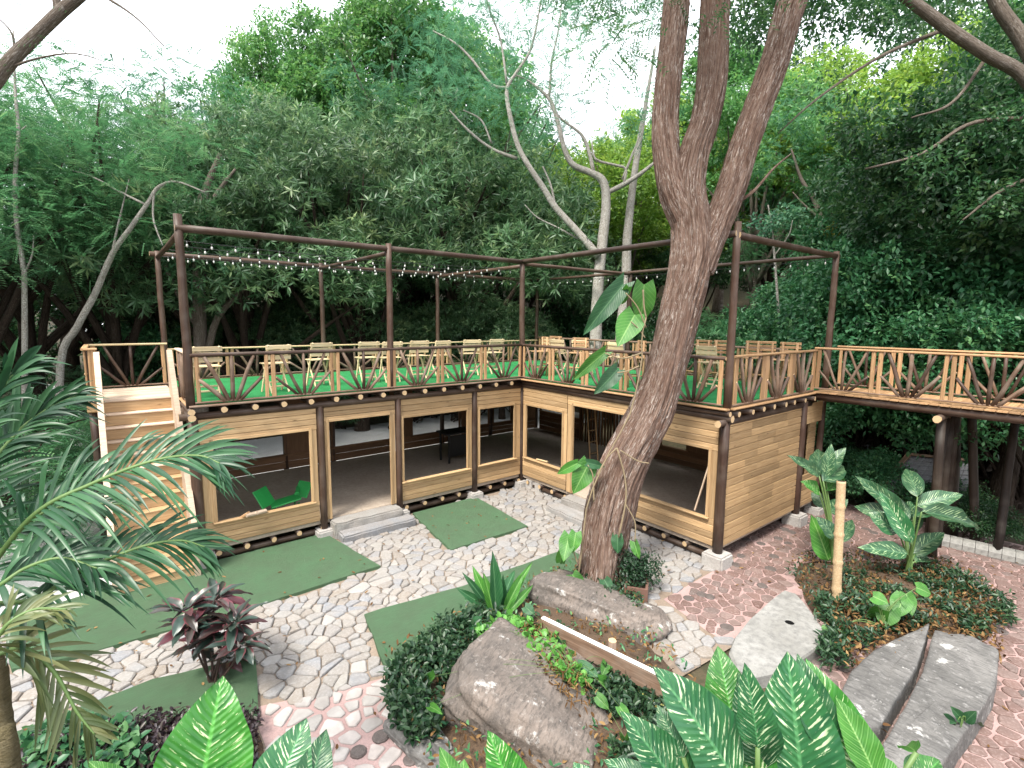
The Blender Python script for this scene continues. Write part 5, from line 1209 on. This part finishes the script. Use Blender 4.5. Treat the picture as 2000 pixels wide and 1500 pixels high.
px_plant('dumb_cane', 'wide dumb cane with long speckled leaves spreading from the flower bed', 'plant', b,
         [(1792, 970, 1770, 906, 34, D3), (1790, 988, 1882, 962, 36, D3), (1800, 1000, 1938, 1024, 40, D3), (1765, 1010, 1678, 930, 36, D3), (1770, 1045, 1782, 972, 42, D3), (1775, 1085, 1848, 1034, 36, D3), (1772, 1082, 1682, 1066, 34, D3), (1760, 1015, 1668, 985, 40, D3), (1755, 1040, 1700, 1000, 40, D2), (1780, 1060, 1720, 960, 34, D2), (1790, 1100, 1838, 1090, 30, D3), (1790, 1080, 1820, 1130, 30, D3), (1770, 1020, 1740, 960, 30, D3), (1785, 1010, 1830, 985, 30, D2)], dp, 'ovate', [D3], 'dumb canes in the garden', stem=.018, jit=.35)
b = pz(1720, 1215, .25); dp = (b-CAM).dot(_f)
px_plant('arrowhead_plant', 'bright green arrowhead plant at the edge of the flat grey rocks', 'plant', b,
         [(1722, 1190, 1700, 1235, 34), (1740, 1185, 1722, 1225, 40), (1765, 1165, 1750, 1205, 36), (1790, 1148, 1822, 1160, 26), (1735, 1220, 1745, 1268, 34), (1705, 1165, 1735, 1178, 26), (1770, 1160, 1782, 1200, 26), (1620, 1232, 1605, 1275, 34), (1640, 1225, 1632, 1262, 24)], dp, 'heart', ['vein_bright'], stem=.006, jit=.06)
b = pz(1880, 1415, .28); dp = (b-CAM).dot(_f)
px_plant('seedling', 'small dark leaved seedling growing on the flat grey rock', 'plant', b, [(1868, 1412, 1820, 1395, 20), (1866, 1415, 1835, 1425, 18), (1880, 1408, 1860, 1382, 20), (1885, 1410, 1905, 1390, 20), (1885, 1415, 1925, 1412, 20), (1875, 1420, 1870, 1440, 16)], dp, 'ovate', ['vein_dark'], stem=.004, jit=.05)
b = pz(972, 1196, .15); dp = (b-CAM).dot(_f)
px_plant('lance_plant', 'upright lance leaved plant between the turf mat and the boulder', 'plant', b,
         [(968, 1195, 965, 1080, 26), (975, 1195, 1003, 1108, 24), (982, 1195, 1036, 1098, 18), (960, 1195, 925, 1108, 22), (955, 1190, 892, 1148, 18), (950, 1180, 905, 1118, 14), (985, 1195, 1022, 1120, 20), (965, 1200, 945, 1120, 20), (975, 1200, 985, 1130, 20), (960, 1205, 918, 1170, 18), (990, 1200, 1042, 1140, 16), (955, 1215, 945, 1160, 24, 'vein_bright')], dp, 'lance', ['vein_dark', 'vein_dark', 'vein_bright', 'vein_bright'], stem=.006, jit=.15, up=.2)
# red leaved shrub
b = pz(412, 1342, 0); dp = (b-CAM).dot(_f)
t = thing('red_leaved_shrub', b, 'dark red and green leaved shrub on thin stems before the stone path', 'shrub')
for hx, hy, n_, L in ((405, 1205, 24, .46), (455, 1220, 18, .42), (372, 1225, 15, .40), (470, 1262, 14, .36), (420, 1170, 12, .46), (445, 1290, 11, .34), (362, 1195, 11, .4), (395, 1262, 13, .38), (430, 1235, 14, .4)):
    h = pd(hx, hy, dp+rnd.uniform(-.3, .3)); stalk(t, [b+Vector((rnd.uniform(-.05, .05), rnd.uniform(-.05, .05), -.05)), b.lerp(h, .5)+Vector((rnd.uniform(-.06, .06), rnd.uniform(-.06, .06), .03)), h], .014, .009, 'stem_red')
    for i in range(n_):
        a = i*2.4+rnd.uniform(-.3, .3); el = rnd.uniform(-.35, .75); d = Vector((math.cos(a)*math.cos(el), math.sin(a)*math.cos(el), math.sin(el)))
        q = h+d*.05; leaf_at(q, q+d*L*rnd.uniform(.6, .95), rnd.uniform(.11, .15), 'ovate', 'cordyline', t, Vector((0, 0, 1))-d*.3+Vector((rnd.uniform(-.3, .3), rnd.uniform(-.3, .3), 0)), arch=.34)
# climber on the leaning tree
b = pz(1140, 1150, 0)
t = px_plant('climbing_vine', 'big leaved climber growing up the left side of the leaning tree trunk', 'vine', (b.x, b.y, 0),
         [(1258, 556, 1252, 636, 46, None, .1), (1218, 555, 1140, 652, 40), (1240, 615, 1208, 672, 50), (1182, 688, 1118, 742, 26), (1206, 722, 1164, 768, 32), (1150, 905, 1120, 964, 42), (1128, 905, 1086, 926, 20), (1146, 904, 1182, 912, 18), (1112, 1045, 1100, 1095, 32), (1125, 1040, 1118, 1080, 26), (1206, 1045, 1206, 1082, 24), (1238, 1058, 1248, 1092, 18), (1118, 1122, 1140, 1160, 30), (1180, 1132, 1194, 1158, 24), (1228, 560, 1210, 600, 18), (1098, 1075, 1092, 1110, 20)],
         8.05, 'heart', ['vein_bright', 'vein_dark', 'vein_bright'], stem=.001, jit=.12, up=.15)
for ch in [c for c in t.children if c.name.startswith('stem')]: bpy.data.objects.remove(ch)
for L in ([(1262, 620, 4), (1258, 600, 4), (1256, 566, 4)], [(1262, 640, 3), (1245, 600, 3), (1222, 572, 3)], [(1260, 660, 3), (1245, 640, 3), (1232, 628, 3)], [(1252, 690, 4), (1215, 700, 3), (1182, 690, 3)], [(1248, 715, 4), (1225, 725, 3), (1206, 728, 3)], [(1160, 980, 4), (1158, 930, 3), (1148, 908, 3)], [(1262, 620, 4), (1253, 660, 3), (1254, 700, 4), (1243, 760, 3), (1228, 815, 4), (1196, 872, 3), (1168, 930, 4), (1146, 990, 3), (1138, 1060, 4), (1126, 1150, 4)],
          [(1205, 875, 4), (1220, 930, 4), (1222, 980, 4), (1208, 1050, 4)], [(1205, 875, 4), (1185, 895, 3), (1165, 930, 3)], [(1212, 880, 3), (1245, 900, 3), (1268, 905, 3)], [(1222, 985, 3), (1240, 1020, 3), (1240, 1058, 3)], [(1128, 1100, 4), (1118, 1070, 3), (1112, 1048, 3)]):
    P, r_ = pxpts(L, 7.98); P = curve(P, 14); obj('stem', MB().tube([p-P[0] for p in P], lerp_list(r_, 14), 6).mesh('stem', 'vine'), t, Matrix.Translation(P[0]))

# ---- palm at the left
pc = pd(-70, 1180, 3.1); base = Vector((pd(20, 1500, 3.2).x, pd(20, 1500, 3.2).y, 0)); base.z = hgt(base.x, base.y)
pm = thing('palm', base, 'young palm with long arching dark green fronds beside the staircase', 'palm')
P = curve([base-Vector((0, 0, .2)), pd(22, 1500, 3.2), pd(6, 1400, 3.2), pd(-8, 1290, 3.15), pc], 30)
obj('stem', MB().tube([p-base for p in P], [.052-.012*i/30+.004*(i % 3 == 0) for i in range(31)], 12).mesh('stem', 'palm_stem'), pm, Matrix.Translation(base))
def frond(pts, LL, wl, mat, n=34, spread=1.0, droop=.35, vshape=.35, lo=.12):
    P = curve([pc]+[pd(*p) for p in pts], 60); acc = MB(); acc.tube([p-P[0] for p in P], lerp_list([.017, .012, .005], 60), 7)
    f = obj('frond', acc.mesh('frond', 'stem_green'), pm, Matrix.Translation(P[0]))
    pos, ax, nr, ln, wd = [], [], [], [], []
    for i in range(n):
        u = lo+(1-lo)*i/(n-1); k_ = min(59, int(u*60)); p = P[k_].lerp(P[k_+1], u*60-k_); tg = (P[k_+1]-P[max(0, k_-1)]).normalized()
        nn = (CAM-p).normalized()*.7+Vector((0, 0, .7)); sd_ = tg.cross(nn).normalized(); nn = sd_.cross(tg)
        prof = (math.sin(math.pi*(.22+.72*u)))**.7
        for s_ in (-1, 1):
            d = (tg*(.75+.5*u)+sd_*s_*spread*(1.05-.45*u)+nn*vshape*rnd.uniform(.4, 1.2)+Vector((rnd.uniform(-.22, .22), rnd.uniform(-.22, .22), rnd.uniform(-.28, .10)))).normalized()
            pos.append(p-P[0]); ax.append(d); nr.append(nn+sd_*s_*-.5+Vector((rnd.uniform(-.3, .3), rnd.uniform(-.3, .3), 0))); ln.append(LL*prof*rnd.uniform(.72, 1.15)); wd.append(wl*rnd.uniform(.8, 1.15)*(.6+.4*prof))
    # each leaflet a narrow folded blade bending down
    V, F = [], []
    for p, a, n_, l, w in zip(pos, ax, nr, ln, wd):
        sdv = a.cross(n_).normalized(); n2 = sdv.cross(a); b0 = len(V); m_ = 7; dk = rnd.uniform(.4, 1.8)
        for j in range(m_+1):
            t_ = j/m_; c = p+a*l*t_+Vector((0, 0, -1))*l*droop*dk*t_**2.2; w_ = w*.5*max(.02, math.sin(math.pi*min(1, .12+.88*t_))**.8)
            V += [c-sdv*w_+n2*w_*.35, c, c+sdv*w_+n2*w_*.35]
        for j in range(m_):
            k_ = b0+j*3; F += [(k_, k_+1, k_+4, k_+3), (k_+1, k_+2, k_+5, k_+4)]
    va = np.repeat(rng.random(len(pos)), 14)
    lf = obj('leaflets', mesh_from('leaflets', V, F, mat, True, None, va), f, Matrix.Translation(P[0]))
frond([(60, 1012, 3.1), (180, 945, 3.2), (300, 900, 3.3), (385, 890, 3.4), (430, 905, 3.4)], .52, .030, 'leaf_palm', 48)
frond([(60, 1172, 3.0), (150, 1120, 3.1), (270, 1070, 3.2), (350, 1056, 3.3), (400, 1068, 3.35)], .46, .030, 'leaf_palm', 44)
frond([(-40, 960, 3.2), (20, 860, 3.3), (90, 800, 3.4), (150, 772, 3.45)], .52, .030, 'leaf_palm', 42, .6)
frond([(-60, 920, 2.9), (-25, 810, 2.95), (20, 740, 3.0), (55, 712, 3.05)], .42, .034, 'leaf_palm', 26, .45)
frond([(0, 1080, 3.4), (70, 1010, 3.5), (150, 985, 3.55), (240, 985, 3.6)], .40, .034, 'leaf_palm', 28)
frond([(-10, 1150, 2.9), (50, 1110, 2.95), (120, 1090, 3.0), (190, 1110, 3.0)], .38, .034, 'leaf_palm', 26)
frond([(-30, 1275, 2.8), (45, 1266, 2.85), (105, 1312, 2.9), (150, 1390, 2.9), (185, 1435, 2.9)], .34, .032, 'leaf_olive', 22, 1.1, .25, .2, .3)
frond([(-50, 1250, 2.6), (-20, 1260, 2.7), (20, 1215, 2.75), (70, 1190, 2.8), (130, 1190, 2.8)], .30, .026, 'leaf_olive', 16, .8, .3, .2, .3)

# ---- ground cover
def cover(name, label, poly, n, ln, wd, h, mat, hz, cat='ground cover', thr=-9):
    xs_ = [p[0] for p in poly]; ys_ = [p[1] for p in poly]; P = []
    while len(P) < n:
        x, y = rnd.uniform(min(xs_), max(xs_)), rnd.uniform(min(ys_), max(ys_))
        if inpoly(x, y, poly) and mnoise.noise(Vector((x*1.9, y*1.9, 8)))+.5*mnoise.noise(Vector((x*5, y*5, 8))) > thr: P.append((x, y, hz+rnd.random()**1.4*h*(.55+.7*abs(mnoise.noise(Vector((x*2.2, y*2.2, 4)))))))
    P = np.array(P); a = unit(rdir(n)+np.array([0, 0, .45])); nn = unit(rdir(n)*.6+np.array([0, 0, 1]))
    o = obj(name, leaves(name, P, a, nn, rng.uniform(.7, 1.3, n)*ln, rng.uniform(.8, 1.2, n)*wd, mat, None, .18, True, .15))
    tag(o, label, cat, kind='stuff')
def pp(L, z=.2): return [tuple(pz(a, b, z)[:2]) for a, b in L]
cover('ground_cover', 'dense dark green ground cover beside the turf mat', pp([(752, 1320), (800, 1265), (870, 1215), (950, 1190), (1010, 1215), (990, 1270), (930, 1310), (880, 1360), (850, 1440), (800, 1440), (760, 1390)]), 4600, .10, .042, .36, 'leaf_cover', .1, thr=-.3)
cover('ground_cover', 'low leafy ground cover between the two boulders', pp([(980, 1230), (1060, 1200), (1110, 1250), (1200, 1300), (1300, 1370), (1300, 1500), (1180, 1500), (1180, 1420), (1120, 1330), (1040, 1270)]), 2400, .085, .036, .24, 'leaf_cover', .2, thr=-.1)
cover('ground_cover', 'dark low ground cover in the right flower bed', pp([(1590, 1175), (1640, 1120), (1800, 1110), (1880, 1120), (1975, 1175), (1985, 1225), (1900, 1235), (1800, 1215), (1700, 1250), (1640, 1330), (1600, 1270)]), 5200, .095, .034, .24, 'leaf_cover', .12, thr=-.05)
cover('ground_cover', 'purplish ground cover under the palm and red leaved shrub', pp([(20, 1460), (150, 1400), (260, 1400), (400, 1370), (505, 1380), (500, 1500), (350, 1560), (20, 1560)]), 4800, .07, .03, .22, 'leaf_purple', .1)
cover('ground_cover', 'scattered green seedlings under the palm', pp([(40, 1450), (160, 1410), (250, 1420), (300, 1500), (60, 1540)]), 420, .11, .075, .3, 'leaf_bush', .14)
cover('ground_cover', 'tuft of green leaves around the foot of the leaning tree', pp([(1090, 1150), (1130, 1120), (1215, 1120), (1255, 1160), (1250, 1210), (1190, 1190), (1120, 1175)]), 1500, .075, .035, .3, 'leaf_cover', .1)
cover('leaf_litter', 'brown dead leaves lying in the flower beds', pp([(1600, 1150), (1850, 1090), (1960, 1200), (1960, 1300), (1800, 1240), (1720, 1430), (1690, 1420), (1650, 1280)]), 1500, .08, .035, .05, 'leaf_litter', .2, 'leaf litter')
cover('leaf_litter', 'dead leaves and twigs caught on the boulders', pp([(1000, 1260), (1060, 1240), (1130, 1330), (1170, 1400), (1120, 1420), (1030, 1320)]), 420, .09, .02, .1, 'leaf_litter', .38, 'leaf litter')
b = pz(1120, 1300, .45); dp = (b-CAM).dot(_f)
px_plant('trailing_vine', 'bright green heart leaved vine trailing over the gap between the boulders', 'vine', b,
         [(1075, 1230, 1100, 1262, 24), (1095, 1250, 1080, 1290, 26), (1062, 1265, 1085, 1300, 24), (1110, 1280, 1140, 1310, 26), (1130, 1300, 1170, 1320, 26), (1150, 1310, 1145, 1345, 24), (1170, 1330, 1205, 1350, 24), (1100, 1330, 1130, 1350, 22), (1190, 1290, 1175, 1320, 22), (1040, 1220, 1020, 1250, 20), (940, 1215, 912, 1225, 26), (950, 1225, 975, 1240, 22), (1000, 1200, 975, 1215, 24), (1025, 1185, 1045, 1200, 20), (1165, 1360, 1190, 1385, 22), (1210, 1380, 1232, 1410, 20), (1050, 1290, 1070, 1330, 22), (1220, 1440, 1228, 1470, 24), (850, 1320, 830, 1345, 22), (880, 1300, 895, 1325, 22), (840, 1380, 860, 1390, 16)], dp, 'heart', ['vein_bright', 'vein_dark', 'vein_bright'], stem=.0025, jit=.03, zp=.42)
t = bpy.data.objects['trailing_vine']

# ---- car far back on the gravel
cx, cy = ph(118, 27); car = thing('parked_car', (cx, cy, 0), 'dark grey car parked at the far end of the gravel yard', 'car')
cw = Matrix.Translation((cx, cy, 0)) @ Matrix.Rotation(R(20), 4, 'Z')
prof = [(-2.1, .35), (-2.15, .75), (-1.9, .95), (-1.25, 1.0), (-.75, 1.45), (.9, 1.48), (1.6, 1.0), (2.1, .92), (2.15, .4)]
m = MB(); n_ = len(prof)
for s_, wv in ((-.84, .92), (.84, .92)): m.v += [Vector((x, s_*(1 if z < 1.05 else .82), z)) for x, z in prof]; m.uv += [(0, 0)]*n_
m.f = [tuple(range(n_-1, -1, -1)), tuple(range(n_, 2*n_))]+[(i, i+1, n_+i+1, n_+i) for i in range(n_-1)]+[(n_-1, 0, n_, 2*n_-1)]; m.fm = [0]*len(m.f)
obj('body', m.mesh('body', 'car_paint', False), car, cw)
for s_ in (-1, 1):
    v = [Vector((x, s_*(.86 if z < 1.1 else .715), z)) for x, z in ((-1.1, 1.03), (-.7, 1.40), (.85, 1.42), (1.4, 1.03))]; v += [w-Vector((0, s_*.03, 0)) for w in v]
    me = mesh_from('window', v, [(0, 1, 2, 3), (7, 6, 5, 4), (0, 4, 5, 1), (1, 5, 6, 2), (2, 6, 7, 3), (3, 7, 4, 0)], 'glass_dark'); fixn(me); obj('window', me, car, cw)
    for x in (-1.35, 1.35):
        m = MB(); m.tube([(x, s_*.66, .33), (x, s_*.88, .33)], [.33, .33], 18); w_ = obj('wheel', m.mesh('wheel', 'tyre'), car, cw)
        m = MB(); m.tube([(x, s_*.86, .33), (x, s_*.895, .33)], [.2, .18], 12); obj('rim', m.mesh('rim', 'slab_concrete'), w_, cw)
for y_ in (-.6, .6): obj('headlight', MB().box((-2.12, y_, .8), (.08, .3, .14)).mesh('headlight', 'white_edge', False), car, cw)

cover('leaf_litter', 'brown dead leaves strewn over the soil round the boulders', BED1, 1500, .075, .03, .03, 'leaf_litter', .2, 'leaf litter')
cover('leaf_litter', 'brown leaf litter over the soil of the right flower bed', BED2, 1300, .07, .03, .03, 'leaf_litter', .19, 'leaf litter')
cover('ground_cover', 'thin weeds sprouting over the bare soil of the right flower bed', BED2, 1100, .085, .03, .16, 'leaf_cover', .16)
cover('ground_cover', 'thin weeds sprouting between the boulders', BED1, 1100, .08, .032, .18, 'leaf_bush', .16)

cover('ground_cover', 'leafy creeper spilling over the top of the big lichen covered boulder', pp([(930, 1235), (985, 1205), (1060, 1215), (1110, 1275), (1150, 1330), (1120, 1345), (1060, 1290), (1000, 1262), (950, 1265)], .4), 620, .10, .065, .16, 'leaf_heart', .34, thr=-.15)
def strew(label, poly, n, z):
    xs_ = [p[0] for p in poly]; ys_ = [p[1] for p in poly]; P = []
    while len(P) < n:
        x, y = rnd.uniform(min(xs_), max(xs_)), rnd.uniform(min(ys_), max(ys_))
        if inpoly(x, y, poly): P.append((x, y, z))
    P = np.array(P); a = rdir(n); a[:, 2] = .05; nn = unit(rdir(n)*.25+np.array([0, 0, 1]))
    tag(obj('fallen_leaves', leaves('fallen_leaves', P, a, nn, rng.uniform(.04, .09, n), rng.uniform(.02, .04, n), 'leaf_litter', None, .2, True, -.1)), label, 'fallen leaves', kind='stuff')
strew('dry leaves fallen on the courtyard paving and turf mats', [(-9.5, -5.5), (-1.8, -5.5), (0, -5.4), (0, -.1), (-9.5, -.1)], 170, .06)
strew('dry leaves fallen on the pink stone path', [(-1.8, -6.8), (-1.6, -5.7), (4.5, -5.7), (4.8, -9.3), (2, -12), (-2.5, -9.4)], 170, .035)
strew('dry leaves fallen on the green deck turf', [(-7.1, .15), (4, .15), (4, 4.1), (-7.1, 4.1)], 70, 2.892)
